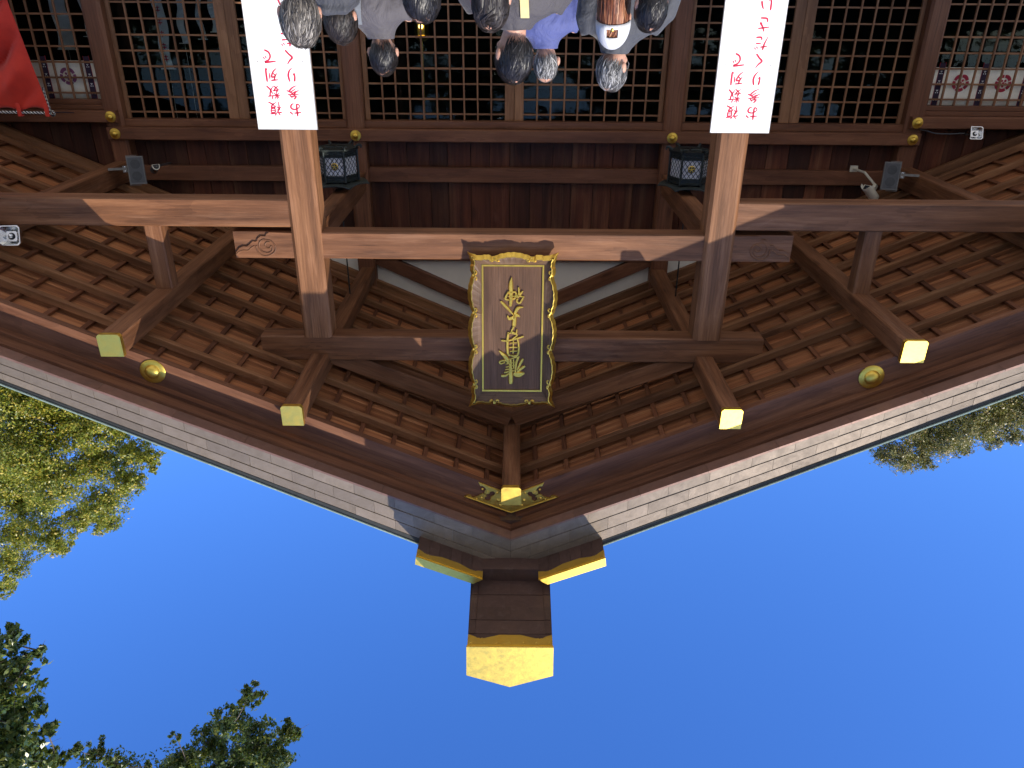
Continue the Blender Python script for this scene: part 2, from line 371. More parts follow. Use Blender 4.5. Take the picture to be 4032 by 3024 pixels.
# ------------------------------------------------------------------ ground and steps
def ground_mat():
    k = NT('gravel_ground'); tc = k.n('ShaderNodeTexCoord'); v = tc.outputs['Object']
    a = k.noise(v, .35, 5, .6); b = k.noise(v, 45, 3, .7)
    c = k.ramp(a, [(.3, (.50, .47, .42)), (.7, (.62, .59, .53))]); c = k.mix(.5, c, k.ramp(b, [(.3, (.55, .55, .55)), (.7, (1.1, 1.1, 1.1))]), 'MULTIPLY')
    k.l(c, k.b.inputs['Base Color']); k.b.inputs['Roughness'].default_value = .9; k.bump(b, .6, .03)
ground_mat()
def sheet(name, x0, x1, y0, y1, z, mat, kind='structure'):
    o = bpy.data.objects.new(name, mesh_from(name, [(x0, y0, 0), (x1, y0, 0), (x1, y1, 0), (x0, y1, 0)], [(0, 1, 2, 3)], mat))
    place(o, None, Matrix.Translation((0, 0, z))); return tag(o, kind=kind)
sheet('ground', -600, 600, -600, 600, 0, 'gravel_ground')
plain('paving_stone', (.58, .565, .53), .8, nscale=9, var=.22, bump=.25, rv=.14)
pav = bpy.data.objects.new('stone_pavement', None); place(pav, None, Matrix.Identity(4)); tag(pav, kind='structure')
slab_me = {}
def paver(x, y, lx, ly, z, hgt, parent):
    key = (round(lx, 3), round(ly, 3), round(hgt, 3))
    if key not in slab_me:
        c = .008; a, b = lx / 2 - .004, ly / 2 - .004
        vs = [(-a, -b, -hgt), (a, -b, -hgt), (a, b, -hgt), (-a, b, -hgt), (-a, -b, -c), (a, -b, -c), (a, b, -c), (-a, b, -c),
              (-a + c, -b + c, 0), (a - c, -b + c, 0), (a - c, b - c, 0), (-a + c, b - c, 0)]
        fs = [(0, 3, 2, 1), (0, 1, 5, 4), (1, 2, 6, 5), (2, 3, 7, 6), (3, 0, 4, 7), (4, 5, 9, 8), (5, 6, 10, 9), (6, 7, 11, 10), (7, 4, 8, 11), (8, 9, 10, 11)]
        slab_me[key] = mesh_from('paving_slab', vs, fs, 'paving_stone')
    o = bpy.data.objects.new('paving_slab', slab_me[key]); place(o, parent, Matrix.Translation((x, y, z + random.uniform(-.002, .002))))
for r in range(9):
    for q in range(12):
        paver((q - 5.5) * .9 + (.45 if r % 2 else 0), -3.3 + r * .8, .9, .8, .015, .10, pav)
steps = bpy.data.objects.new('stone_steps', None); place(steps, None, Matrix.Translation((0, 4, 0))); tag(steps, kind='structure')
for yy0, yy1, zz in ((4.0, 4.7, .165), (4.7, 6.5, .315), (6.5, 9.0, .465)):
    for q in range(9): paver((q - 4) * 1.4, (yy0 + yy1) / 2, 1.4, yy1 - yy0, zz, zz + .05, steps)
for yy0, zz in ((9.0, .64), (9.35, .82), (9.7, 1.0)):
    for q in range(6): paver((q - 2.5) * 1.7, (yy0 + 10.9) / 2, 1.7, 10.9 - yy0, zz, .2, steps)

# ------------------------------------------------------------------ the hall with its gabled porch
SL = .437                                  # fall of the roof per metre sideways
hall = thing('shrine_hall', 'dark timber shrine hall with gabled copper-edged porch roof and gold fittings', 'shrine hall', (0, 7.6, 0))
YP = 7.6; YW = 10.6; YB = 6.5              # pillars, hall wall, barge boards
ca = 1 / math.hypot(1, SL)
def rz(x, base): return base - SL * abs(x)

# pillars on stone bases
for s in (1, -1):
    p = beam('pillar', (s * 2.05, YP, -1.07), (s * 2.05, YP, 3.19), .295, .295, 'pillar_wood', hall, .032)
    piece('base_stone', *[ [(s * 2.05 + a, YP + b, z) for a, b, z in ((-.3, -.3, -1.09), (.3, -.3, -1.09), (.3, .3, -1.09), (-.3, .3, -1.09), (-.21, -.21, -.95), (.21, -.21, -.95), (.21, .21, -.95), (-.21, .21, -.95))], HEX], 'stone', p)
# tie beam between the pillars, carved noses outside them
beam('tie_beam', (-1.904, YP, 2.205), (1.904, YP, 2.205), .22, .27, 'beam_wood', hall, .012)
NOSE_W = [(2.783, 2.286), (2.745, 2.239), (2.704, 2.219), (2.663, 2.221), (2.633, 2.199), (2.601, 2.169), (2.563, 2.171), (2.541, 2.135), (2.511, 2.114), (2.466, 2.116), (2.453, 2.093), (2.426, 2.075)]
NOSE_2 = [(2.78, 2.304), (2.74, 2.271), (2.697, 2.26), (2.652, 2.26), (2.624, 2.235), (2.586, 2.213)]
NOSE_S = [(2.565, 2.21), (2.566, 2.252), (2.543, 2.295), (2.497, 2.316), (2.444, 2.308), (2.395, 2.276), (2.375, 2.229), (2.384, 2.194), (2.411, 2.162), (2.447, 2.152), (2.491, 2.146), (2.529, 2.174), (2.539, 2.209), (2.53, 2.252), (2.498, 2.276), (2.458, 2.283), (2.421, 2.265), (2.407, 2.237), (2.417, 2.212), (2.437, 2.233), (2.468, 2.226), (2.479, 2.198), (2.457, 2.173), (2.429, 2.17)]
for s in (1, -1):
    # front face stands proud above the carved wave, recessed below it
    low = [(2.196, 2.072), (2.79, 2.072), (2.79, 2.34), (2.196, 2.34)]
    n = prism('carved_nose', [(s * x, z) for x, z in low], 7.508, 7.70, 'beam_wood', hall)
    up = [(2.197, 2.08)] + [(x, z) for x, z in reversed(NOSE_W)] + [(2.787, 2.337), (2.197, 2.337)]
    prism('raised_face', [(s * x, z) for x, z in up], 7.49, 7.509, 'beam_wood', n)
    for cv, r in ((NOSE_2, .006), (NOSE_S, .0075)):
        v, f = tube_geo(smooth_pts([(s * x, 7.489, z) for x, z in cv], 3), r, 6)
        piece('carved_scroll', v, f, 'beam_wood', n, smooth=True)
# side beams, struts under the lower purlins
for s in (1, -1):
    beam('outer_pillar', (s * 6.45, YP, -1.07), (s * 6.45, YP, 1.72), .27, .27, 'pillar_wood', hall, .03)
    beam('side_beam', (s * 2.196, YP, 1.885), (s * 6.6, YP, 1.885), .22, .275, 'beam_wood', hall, .012)
    beam('strut', (s * 3.59, YP, 2.0225), (s * 3.59, YP, 2.69), .17, .17, 'beam_wood', hall, .012)
# top beam and the inverted V above it
beam('top_beam', (-2.66, YP, 3.325), (2.66, YP, 3.325), .23, .28, 'beam_wood', hall, .012)
for s in (1, -1):
    beam('sloping_brace', (s * 1.98, YP, 3.42), (s * .02, YP, 4.20), .14, .19, 'beam_wood', hall, .008)
    tie = beam('porch_tie_beam', (s * 2.05, 7.745, 2.17), (s * 2.05, 10.30, 2.17), .18, .26, 'beam_wood', hall, .012)
    beam('tie_tenon', (s * 2.05, 10.30, 2.14), (s * 2.05, 10.52, 2.14), .14, .15, 'beam_wood', tie, .006)
# purlins with gilded end caps
cap_sec = {}
for x, z0, z1, w in ((0, 4.27, 4.466, .182), (2.05, 3.385, 3.58, .187), (-2.05, 3.385, 3.58, .187), (3.59, 2.68, 2.882, .197), (-3.59, 2.68, 2.882, .197), (5.2, 1.945, 2.19, .20), (-5.2, 1.945, 2.19, .20)):
    pu = beam('purlin', (x, 6.315, (z0 + z1) / 2), (x, 10.9, (z0 + z1) / 2), w, z1 - z0, 'beam_wood', hall, .012)
    a = w / 2 + .006; c = .02
    cp = prism('end_cap', [(x - a + c, z0 - .005), (x + a - c, z0 - .005), (x + a, z0 - .005 + c), (x + a, z1 + .005), (x - a, z1 + .005), (x - a, z0 - .005 + c)], 6.28, 6.327, 'gold_leaf', pu)
# rafters, battens, roof boards
RB = 4.50                                  # underside of the rafters at the ridge
for s in (1, -1):
    for k in range(8):
        y = 6.95 + .485 * k; off = .036
        p0 = (s * .03, y, rz(.03, RB) + off); p1 = (s * 7.9, y, rz(7.9, RB) + off)
        beam('rafter', p0, p1, .066, .072, 'rafter_wood', hall, .004)
    beam('wall_plate_rafter', (s * .03, 10.53, rz(.03, RB) + .02), (s * 6.85, 10.53, rz(6.85, RB) + .02), .07, .15, 'rafter_wood', hall, .004)
    for k in range(24):
        x = .26 + .318 * k; z = rz(x, RB) + .072 / ca + .019
        beam('batten', (s * x, 6.46, z), (s * x, 10.75, z),    .046, .036, 'batten_wood', hall, .003, up=(s * SL, 0, 1))
    y = 6.46
    while y < 10.7:
        w = random.choice((.19, .23, .26, .30)); y1 = min(y + w, 10.76); dz = random.uniform(0, .008)
        base = RB + .072 / ca + .040 + dz
        beam('roof_board', (s * .01, (y + y1) / 2, rz(.01, base) + .011), (s * 7.9, (y + y1) / 2, rz(7.9, base) + .011), y1 - y - .002, .02, 'board_wood', hall, .003)
        y = y1
# barge boards and the mouldings stepping out above them
FS = .988
def slope_bar(name, s, x0, x1, za, zb, y0, y1, mat, parent, zb2=None, za2=None):
    """bar that follows the roof slope: lower edge za, upper edge zb at the ridge; optional other heights at the back"""
    za2 = za if za2 is None else za2; zb2 = zb if zb2 is None else zb2
    vs = [(s * x0, y0, rz(x0, za)), (s * x1, y0, rz(x1, za)), (s * x1, y1, rz(x1, za2)), (s * x0, y1, rz(x0, za2)),
          (s * x0, y0, rz(x0, zb)), (s * x1, y0, rz(x1, zb)), (s * x1, y1, rz(x1, zb2)), (s * x0, y1, rz(x0, zb2))]
    return piece(name, vs, HEX, mat, parent, xaxis=(s, 0, -SL))
for s in (1, -1):
    FS = .988
    bb = slope_bar('barge_board', s, .0008, 7.95, 4.475, 4.80, YB, YB + .075, 'barge_wood', hall)
    FS = .990
    slope_bar('barge_moulding', s, .0008, 7.98, 4.738, 4.79, 6.425, YB - .0005, 'barge_wood', hall, za2=4.730)
    slope_bar('barge_moulding_back', s, .0008, 7.98, 4.775, 4.86, 6.36, 6.50 - .0015, 'lintel_wood', hall)
    FS = .992
    slope_bar('eave_moulding', s, .0008, 8.0, 4.752, 4.80, 6.275, 6.395, 'barge_wood', hall)
    slope_bar('eave_backing', s, .0008, 8.0, 4.782, 4.88, 6.20, 6.44, 'lintel_wood', hall)
    xs = 0.0008
    while xs < 7.95:
        xe = min(xs + .62, 8.0)
        slope_bar('copper_strip', s, xs, xe - .003, 4.768, 4.79, 6.122, 6.262, 'copper_strip', hall, za2=4.776, zb2=4.80)
        xs = xe
    # big gilded boss, moulded disc
    FS = .988
    v, f = lathe_geo([(0.001, -.050), (.03, -.048), (.054, -.040), (.066, -.028), (.071, -.014), (.080, -.012), (.112, -.012), (.119, -.008), (.119, .0)], 28, 'Y', (s * 3.37, YB - .001, 3.135))
    piece('gilded_boss', v, f, 'gold_boss', hall, smooth=True)
# courses of copper plates on the verge
FS = .993
def vt(x): return .452 - .0405 * x           # height of the verge edge
FR = (0, .30, .62, .875)
for s in (1, -1):
    for r in range(3):
        xs = -.18 if r % 2 else 0.0
        L = .375
        while xs < 7.9:
            x0 = max(xs, .0006) + .0012; x1 = min(xs + L, 7.98) - .0012
            lo = lambda x: rz(x, 4.772) + FR[r] * vt(x) + .0025; hi = lambda x: rz(x, 4.772) + FR[r + 1] * vt(x) - .0025
            yl = 6.118 - .012 * r + random.uniform(-.0015, .0015); yh = yl - .006; dpt = .05
            vs = [(s * x0, yl, lo(x0)), (s * x1, yl, lo(x1)), (s * x1, yl + dpt, lo(x1)), (s * x0, yl + dpt, lo(x0)), (s * x0, yh, hi(x0)), (s * x1, yh, hi(x1)), (s * x1, yh + dpt, hi(x1)), (s * x0, yh + dpt, hi(x0))]
            if x1 - x0 > .03: piece('copper_plate', vs, HEX, 'copper_plate', hall, xaxis=(s, 0, -SL))
            xs += L
    # dark core behind the plates, dark lip and pale green drip edge on top
    f0 = lambda x: rz(x, 4.785); f1 = lambda x: rz(x, 4.772) + .875 * vt(x); f2 = lambda x: rz(x, 4.772) + vt(x)
    vs = [(s * .0007, 6.135, f0(0)), (s * 7.97, 6.135, f0(7.97)), (s * 7.97, 6.3, f0(7.97)), (s * .0007, 6.3, f0(0)), (s * .0007, 6.115, f1(0)), (s * 7.97, 6.115, f1(7.97)), (s * 7.97, 6.3, f1(7.97)), (s * .0007, 6.3, f1(0))]
    piece('verge_core', vs, HEX, 'roof_dark', hall, xaxis=(s, 0, -SL))
    vs = [(s * .0007, 6.088, f1(0) + .001), (s * 7.99, 6.088, f1(7.99) + .001), (s * 7.99, 12.5, f1(7.99) + .001), (s * .0007, 12.5, f1(0) + .001), (s * .0007, 6.07, f2(0)), (s * 7.99, 6.07, f2(7.99)), (s * 7.99, 12.5, f2(7.99)), (s * .0007, 12.5, f2(0))]
    piece('roof_sheet', vs, HEX, 'roof_dark', hall, xaxis=(s, 0, -SL))
    xs = .42
    while xs < 7.9:
        x0, x1 = xs + .001, min(xs + .6, 7.99) - .001
        vs = [(s * x0, 6.058, f2(x0) - .006), (s * x1, 6.058, f2(x1) - .006), (s * x1, 6.085, f2(x1) - .004), (s * x0, 6.085, f2(x0) - .004), (s * x0, 6.055, f2(x0) + .004), (s * x1, 6.055, f2(x1) + .004), (s * x1, 6.085, f2(x1) + .006), (s * x0, 6.085, f2(x0) + .006)]
        piece('drip_edge', vs, HEX, 'verdigris', hall, xaxis=(s, 0, -SL)); xs += .6
# gilded apex fitting on the barge boards
FS = .988
AP = [(0.001, 4.718), (0.48, 4.518), (0.44, 4.498), (0.406, 4.501), (0.402, 4.525), (0.367, 4.523), (0.328, 4.508), (0.313, 4.491), (0.288, 4.479), (0.259, 4.4935), (0.247, 4.514), (0.264, 4.52), (0.269, 4.544), (0.25, 4.565), (0.22, 4.561), (0.206, 4.538), (0.21, 4.517), (0.176, 4.502), (0.161, 4.472), (0.181, 4.449), (0.21, 4.455), (0.222, 4.479), (0.254, 4.4895), (0.274, 4.473), (0.266, 4.444), (0.249, 4.435), (0.268, 4.403), (0.287, 4.386), (0.312, 4.386), (0.331, 4.342), (0.107, 4.440), (0.001, 4.491)]
for s in (1, -1):
    ft = prism('apex_fitting', [(s * x, z) for x, z in AP], YB - .014, YB - .001, 'gold_trim', hall)
    for ln in ([(.004, 4.709), (.46, 4.517)], [(.002, 4.503), (.107, 4.452), (.318, 4.351)]):
        v, f = tube_geo([(s * x, YB - .015, z) for x, z in ln], .006, 6); piece('rim', v, f, 'gold_trim', ft, smooth=True)
    for cx, cz, r in ((.13, 4.56, .022), (.07, 4.60, .026), (.11, 4.62, .016), (.29, 4.425, .012), (.30, 4.53, .013), (.14, 4.47, .014), (.235, 4.455, .010), (.35, 4.545, .010)):
        v, f = lathe_geo([(.001, -.012), (r * .6, -.009), (r, 0)], 12, 'Y', (s * cx, YB - .013, cz)); piece('stud', v, f, 'gold_trim', ft, smooth=True)
FS = .993
# ridge end: copper-clad box with a gilded pentagon face
YR = 5.03
def rib(y): return 5.085 + (y - YR) * .052
vs = []
for y in (YR + .005, 6.35):
    b = rib(y); q = .375 + (y - YR) * .016; vs += [(-q, y, b), (q, y, b), (q + .006, y, b + .335), (0, y, b + .475), (-q - .006, y, b + .335)]
rg = piece('ridge_end_box', vs, [(0, 1, 2, 3, 4), (9, 8, 7, 6, 5), (0, 5, 6, 1), (1, 6, 7, 2), (2, 7, 8, 3), (3, 8, 9, 4), (4, 9, 5, 0)], 'copper_dark', hall, xaxis=(0, 1, 0))
vs = [(-.40, 6.34, 4.7), (.40, 6.34, 4.7), (.40, 12.5, 4.7), (-.40, 12.5, 4.7), (-.40, 6.34, 5.42), (.40, 6.34, 5.42), (.40, 12.5, 5.42), (-.40, 12.5, 5.42)]
piece('ridge_box', vs, HEX, 'copper_dark', hall, xaxis=(0, 1, 0))
bf = rib(YR)
prism('gilded_face', [(-.383, bf - .004), (.383, bf - .004), (.389, bf + .337), (0, bf + .48), (-.389, bf + .337)], YR - .022, YR + .003, 'gold_leaf', rg)
for r in range(5):
    y0, y1 = YR + .15 + r * .178, YR + .15 + (r + 1) * .178 - .004
    cuts = (-.374, -.315, .0, .315, .374) if r % 2 else (-.374, -.315, .315, .374)
    for a, b in zip(cuts[:-1], cuts[1:]):
        t = .004 + .004 * (r % 2) + (.004 if abs(a + b) > .5 else 0)
        vs = [(a + .001, y0, rib(y0) - t), (b - .001, y0, rib(y0) - t), (b - .001, y1, rib(y1) - t), (a + .001, y1, rib(y1) - t), (a + .001, y0, rib(y0) - .0005), (b - .001, y0, rib(y0) - .0005), (b - .001, y1, rib(y1) - .0005), (a + .001, y1, rib(y1) - .0005)]
        piece('copper_sheet', vs, HEX, 'copper_dark', rg, xaxis=(1, 0, 0))
def scallop(u):                                # depth of the gilt band's cloud edge, 0..1 across
    a = abs(u * 2 - 1)
    return .125 - .055 * max(0, a - .25) / .45 if a < .62 else (.075 + .012 * abs(math.sin((a - .62) * 38)) if a < .78 else .08 + .05 * ((a - .78) / .22) ** .6)
def under_band(x0, x1, yfront, zfun, parent, name='gilded_band', n=60, scale=1.0):
    front = []; back = []
    for i in range(n + 1):
        u = i / n; x = x0 + (x1 - x0) * u; d = scallop(u) * scale
        front.append((x, yfront, zfun(x, yfront) - .012)); back.append((x, yfront + d, zfun(x, yfront + d) - .012))
    vs = front + back + [(x, y, z + .009) for x, y, z in front] + [(x, y, z + .009) for x, y, z in back]; m = n + 1; fs = []
    for i in range(n):
        fs += [(i, i + 1, m + i + 1, m + i), (2 * m + i, 3 * m + i, 3 * m + i + 1, 2 * m + i + 1), (m + i, m + i + 1, 3 * m + i + 1, 3 * m + i), (i, 2 * m + i, 2 * m + i + 1, i + 1)]
    fs += [(0, m, 3 * m, 2 * m), (n, 2 * m + n, 3 * m + n, m + n)]
    return piece(name, vs, fs, 'gold_trim', parent)
under_band(-.376, .376, YR + .002, lambda x, y: rib(y), rg)
for i in range(7):
    x = -.345 + .115 * i; y = YR + .03
    v, f = lathe_geo([(.001, -.006), (.006, -.004), (.008, 0)], 8, 'Z', (x, y, rib(y) - .012)); piece('rivet', v, f, 'gold_trim', rg, smooth=True)
g = box_geo(-.275, .275, 5.93, 6.2, 4.985, 5.2); piece('ridge_shadow_filler', *g, 'copper_dark', hall, xaxis=(1, 0, 0))  # filler added to close a sunlit gap in the ridge end's shadow
# the two ridge shoulders lying on the slopes beside it
for s in (1, -1):
    XA, XB, YF_, YK = .27, .895, 5.80, 6.16
    def wz(x, y): return 5.112 - SL * abs(x) + (6.1 - y) * .005
    vs = []
    for y in (YF_ + .004, YK):
        vs += [(s * XA, y, wz(XA, y)), (s * XB, y, wz(XB, y)), (s * (XB + .012), y, wz(XB, y) + .085), (s * (XA + .09), y, wz(XA, y) + .045)]
    sh = piece('ridge_shoulder', vs, [(0, 1, 2, 3), (7, 6, 5, 4), (0, 4, 5, 1), (1, 5, 6, 2), (2, 6, 7, 3), (3, 7, 4, 0)], 'copper_dark', hall, xaxis=(s, 0, -SL))
    xs_ = XA + .005
    for q in range(6):
        x0, x1 = XA + .004 + q * .1035, XA + .004 + (q + 1) * .1035 - .004
        vs = [(s * x0, YF_ + .02, wz(x0, 0) - .006), (s * x1, YF_ + .02, wz(x1, 0) - .006), (s * x1, YK - .01, wz(x1, 0) - .006), (s * x0, YK - .01, wz(x0, 0) - .006)]
        vs = [(a, b, wz(a, b) - .006) for a, b, c in vs] + [(a, b, wz(a, b) - .0005) for a, b, c in vs]
        piece('copper_sheet', vs, HEX, 'copper_dark', sh, xaxis=(0, 1, 0))
    prism('gilded_face', [(s * XA, wz(XA, YF_) - .004), (s * (XB + .003), wz(XB, YF_) - .004), (s * (XB + .015), wz(XB, YF_) + .088), (s * (XA + .09), wz(XA + .09, YF_) + .088)], YF_ - .018, YF_ + .003, 'gold_leaf', sh)
    under_band(s * XA, s * XB, YF_, wz, sh, scale=.75)

CALLI = [[(0.013,1.364,0.0203),(0.014,1.262,0.0193),(0.018,1.105,0.0118)],[(0.133,1.022,0.0053),(0.095,1.061,0.016),(0.058,1.105,0.0193),(0.041,1.15,0.0107)],[(0.052,1.127,0.0075),(0.095,1.125,0.0075),(0.13,1.139,0.0075),(0.117,1.159,0.0075),(0.074,1.144,0.0053)],[(0.105,1.291,0.0139),(0.073,1.291,0.0107),(0.035,1.268,0.0075)],[(0.078,1.255,0.0075),(0.03,1.242,0.0075),(-0.022,1.233,0.0075)],[(0.068,1.223,0.0064),(-0.022,1.205,0.0064)],[(0.063,1.195,0.0064),(-0.034,1.171,0.0064)],[(0.063,1.161,0.0064),(-0.023,1.143,0.0064)],[(-0.012,1.093,0.0064),(-0.018,1.205,0.0075)],[(-0.066,1.084,0.0107),(-0.043,1.149,0.0107),(-0.035,1.25,0.0075)],[(-0.107,1.113,0.0128),(-0.078,1.171,0.0118),(-0.054,1.222,0.0064)],[(-0.126,1.188,0.0128),(-0.089,1.216,0.0128),(-0.057,1.244,0.0096)],[(-0.027,1.271,0.0182),(-0.068,1.279,0.0278),(-0.122,1.261,0.0107)],[(0.033,1.11,0.0053),(-0.018,1.095,0.0064),(-0.055,1.087,0.0075)],[(0.107,0.911,0.0086),(0.053,0.914,0.0075),(-0.032,0.894,0.0075),(-0.112,0.867,0.0086)],[(0.041,0.83,0.0096),(0.05,0.927,0.0118),(0.044,1.049,0.0107),(0.009,1.073,0.0075)],[(0.043,0.837,0.0075),(0.006,0.828,0.0075)],[(-0.055,0.899,0.0075),(-0.067,0.982,0.0096),(-0.052,1.068,0.0096),(0.022,1.071,0.0075)],[(0.021,0.938,0.0053),(-0.043,0.932,0.0053)],[(0.026,0.982,0.0064),(-0.049,0.982,0.0064)],[(0.021,1.027,0.0064),(-0.049,1.02,0.0064)],[(-0.011,0.905,0.0064),(-0.009,1.049,0.0064)],[(0.009,0.817,0.0075),(-0.037,0.836,0.0075),(-0.044,0.795,0.0053)],[(-0.015,0.762,0.0086),(0.011,0.828,0.0075),(-0.051,0.849,0.0064),(0.002,0.899,0.0075)],[(-0.015,0.754,0.0171),(-0.02,0.697,0.0182),(-0.021,0.643,0.0128)],[(0.049,0.654,0.0075),(0.036,0.68,0.0139),(0.002,0.674,0.016),(-0.04,0.643,0.016),(-0.072,0.659,0.0064)],[(0.117,0.507,0.0096),(0.066,0.558,0.0128),(-0.003,0.635,0.0075)],[(-0.105,0.561,0.0053),(-0.055,0.57,0.0139),(-0.029,0.616,0.0139),(-0.021,0.654,0.0107)],[(0.012,0.261,0.0043),(0.02,0.334,0.0182),(0.016,0.44,0.0171),(0.022,0.547,0.0128)],[(0.044,0.406,0.0075),(0.074,0.475,0.0107),(0.035,0.488,0.0075)],[(0.051,0.414,0.0064),(-0.028,0.408,0.0086),(-0.02,0.472,0.0086),(0.056,0.491,0.0064)],[(0.04,0.451,0.0064),(-0.018,0.448,0.0064)],[(-0.059,0.363,0.0075),(-0.064,0.408,0.0096),(-0.056,0.461,0.0075)],[(-0.101,0.397,0.0053),(-0.07,0.434,0.0107),(-0.026,0.463,0.0075)],[(-0.028,0.434,0.0075),(-0.112,0.457,0.0075)],[(-0.049,0.477,0.0075),(-0.044,0.503,0.0086),(-0.071,0.519,0.0086),(-0.104,0.469,0.0075)]]
FS = 1.0
# ------------------------------------------------------------------ hall front wall
for s in (1, -1):
    for x in (2.07, 5.20):
        top = 3.9 if x < 3 else 2.25
        beam('wall_post', (s * x, YW - .03, -.55), (s * x, YW - .03, top), .24, .24, 'lintel_wood', hall, .03)
    # lower rail with gilded bosses on the outer bay, upper rail across the three middle bays
    beam('outer_rail', (s * 5.12, YW - .16, 1.372), (s * 6.85, YW - .16, 1.372), .15, .145, 'lintel_wood', hall, .008)
    beam('outer_lintel', (s * 5.32, YW - .06, 1.27), (s * 6.85, YW - .06, 1.27), .12, .055, 'lintel_wood', hall, .005)
    beam('outer_head', (s * 5.32, YW - .02, 1.212), (s * 6.85, YW - .02, 1.212), .10, .058, 'lintel_wood', hall, .005)
beam('wall_rail', (-5.29, YW - .13, 1.585), (5.29, YW - .13, 1.585), .16, .155, 'lintel_wood', hall, .01)
beam('lintel', (-5.08, YW - .03, 1.46), (5.08, YW - .03, 1.46), .14, .092, 'lintel_wood', hall, .006)
bz, bf_ = lathe_geo([(.001, -.040), (.018, -.038), (.032, -.028), (.038, -.014), (.048, -.012), (.066, -.008), (.07, 0)], 24, 'Y')
boss_me = mesh_from('gilded_stud', bz, bf_, 'gold_boss', True)
for x, y, z in ((2.06, YW - .211, 1.585), (-2.06, YW - .211, 1.585), (5.19, YW - .211, 1.585), (-5.19, YW - .211, 1.585), (5.19, YW - .236, 1.372), (-5.19, YW - .236, 1.372)):
    place(bpy.data.objects.new('gilded_stud', boss_me), hall, Matrix.Translation((x, y, z + H)))
# mid rails above, vertical planks behind
for a, b in ((-1.95, 1.95), (2.19, 5.08), (-5.08, -2.19)):
    beam('mid_rail', (a, YW - .02, 2.115), (b, YW - .02, 2.115), .08, .195, 'lintel_wood', hall, .006)
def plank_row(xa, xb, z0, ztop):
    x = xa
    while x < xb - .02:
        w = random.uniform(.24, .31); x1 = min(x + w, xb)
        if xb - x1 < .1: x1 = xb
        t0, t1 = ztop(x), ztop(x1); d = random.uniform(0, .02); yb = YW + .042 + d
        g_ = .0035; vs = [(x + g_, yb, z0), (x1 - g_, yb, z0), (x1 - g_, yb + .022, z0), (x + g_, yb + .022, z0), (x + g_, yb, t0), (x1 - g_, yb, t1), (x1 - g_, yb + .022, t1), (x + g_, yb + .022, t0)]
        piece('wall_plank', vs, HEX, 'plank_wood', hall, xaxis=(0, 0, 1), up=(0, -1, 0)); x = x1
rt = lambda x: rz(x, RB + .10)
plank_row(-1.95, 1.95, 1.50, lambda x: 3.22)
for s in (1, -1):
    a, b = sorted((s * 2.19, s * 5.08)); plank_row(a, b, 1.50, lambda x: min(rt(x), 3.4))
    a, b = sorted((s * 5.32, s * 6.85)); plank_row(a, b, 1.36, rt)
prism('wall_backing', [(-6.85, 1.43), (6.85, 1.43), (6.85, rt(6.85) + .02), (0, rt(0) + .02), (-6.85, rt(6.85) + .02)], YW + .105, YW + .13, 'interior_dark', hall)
# plastered gable with an inverted V of timber
prism('plaster_gable', [(-3.0, 3.21), (3.0, 3.21), (2.98, rt(2.98)), (0, rt(0)), (-2.98, rt(2.98))], YW + .04, YW + .10, 'plaster', hall)
beam('gable_beam', (-1.95, YW, 3.20), (1.95, YW, 3.20), .12, .22, 'lintel_wood', hall, .008)
for s in (1, -1):
    beam('gable_brace', (s * 2.12, YW, 3.20), (s * .02, YW, 4.17), .09, .19, 'lintel_wood', hall, .008)
beam('king_post', (0, YW, 3.3), (0, YW, 4.40), .16, .09, 'lintel_wood', hall, .008, up=(0, 1, 0))
# lattice doors with glass
GRID = .179
def lattice_door(x0, x1, z0, z1, y, sl=.115, sr=.115, glass_back=.035):
    d = beam('lattice_door', (x0 + sl / 2, y, z0), (x0 + sl / 2, y, z1), .045, sl, 'lattice_wood', hall, .005, up=(1, 0, 0))
    beam('stile', (x1 - sr / 2, y, z0), (x1 - sr / 2, y, z1), .045, sr, 'lattice_wood', d, .005, up=(1, 0, 0))
    a, b = x0 + sl, x1 - sr
    beam('bottom_panel', (a + .001, y, z0 + .12), (b - .001, y, z0 + .12), .035, .24, 'lattice_wood', d, .004)
    n = max(2, round((b - a) / GRID)); g = (b - a) / n
    for i in range(1, n): beam('lattice_bar', (a + g * i, y - .004, z0 + .242), (a + g * i, y - .004, z1 - .001), .03, .022, 'lattice_wood', d, .003, up=(1, 0, 0))
    z = z1 - .075
    while z > z0 + .3:
        beam('lattice_bar', (a + .001, y + .006, z), (b - .001, y + .006, z), .024, .022, 'lattice_wood', d, .003); z -= GRID * 1.03
    gv = box_geo(a - .01, b + .01, y + glass_back, y + glass_back + .004, z0 + .2, z1 - .002)[0]
    piece('glass_pane', gv, HEX, 'window_glass', d)
    return d
ZB = -.52
lattice_door(-1.945, -.002, ZB, 1.412, YW + .0, .06, .12); lattice_door(.002, 1.945, ZB, 1.412, YW + .0, .12, .06)
for s in (1, -1):
    for a, b, l, r in ((2.195, 3.60, .05, .13), (3.604, 5.075, .13, .05)):
        if s < 0: a, b, l, r = -b, -a, r, l
        lattice_door(a, b, ZB, 1.412, YW, l, r)
    for a, b, l, r in ((5.325, 6.84, .03, .10),):
        if s < 0: a, b, l, r = -b, -a, r, l
        lattice_door(a, b, ZB, 1.182, YW - .03, l, r, .13)
    beam('outer_jamb', (s * 6.92, YW - .03, ZB), (s * 6.92, YW - .03, 1.5), .14, .24, 'lintel_wood', hall, .01)
beam('sill_beam', (-7.0, YW - .02, -.60), (7.0, YW - .02, -.60), .26, .155, 'lintel_wood', hall, .01)
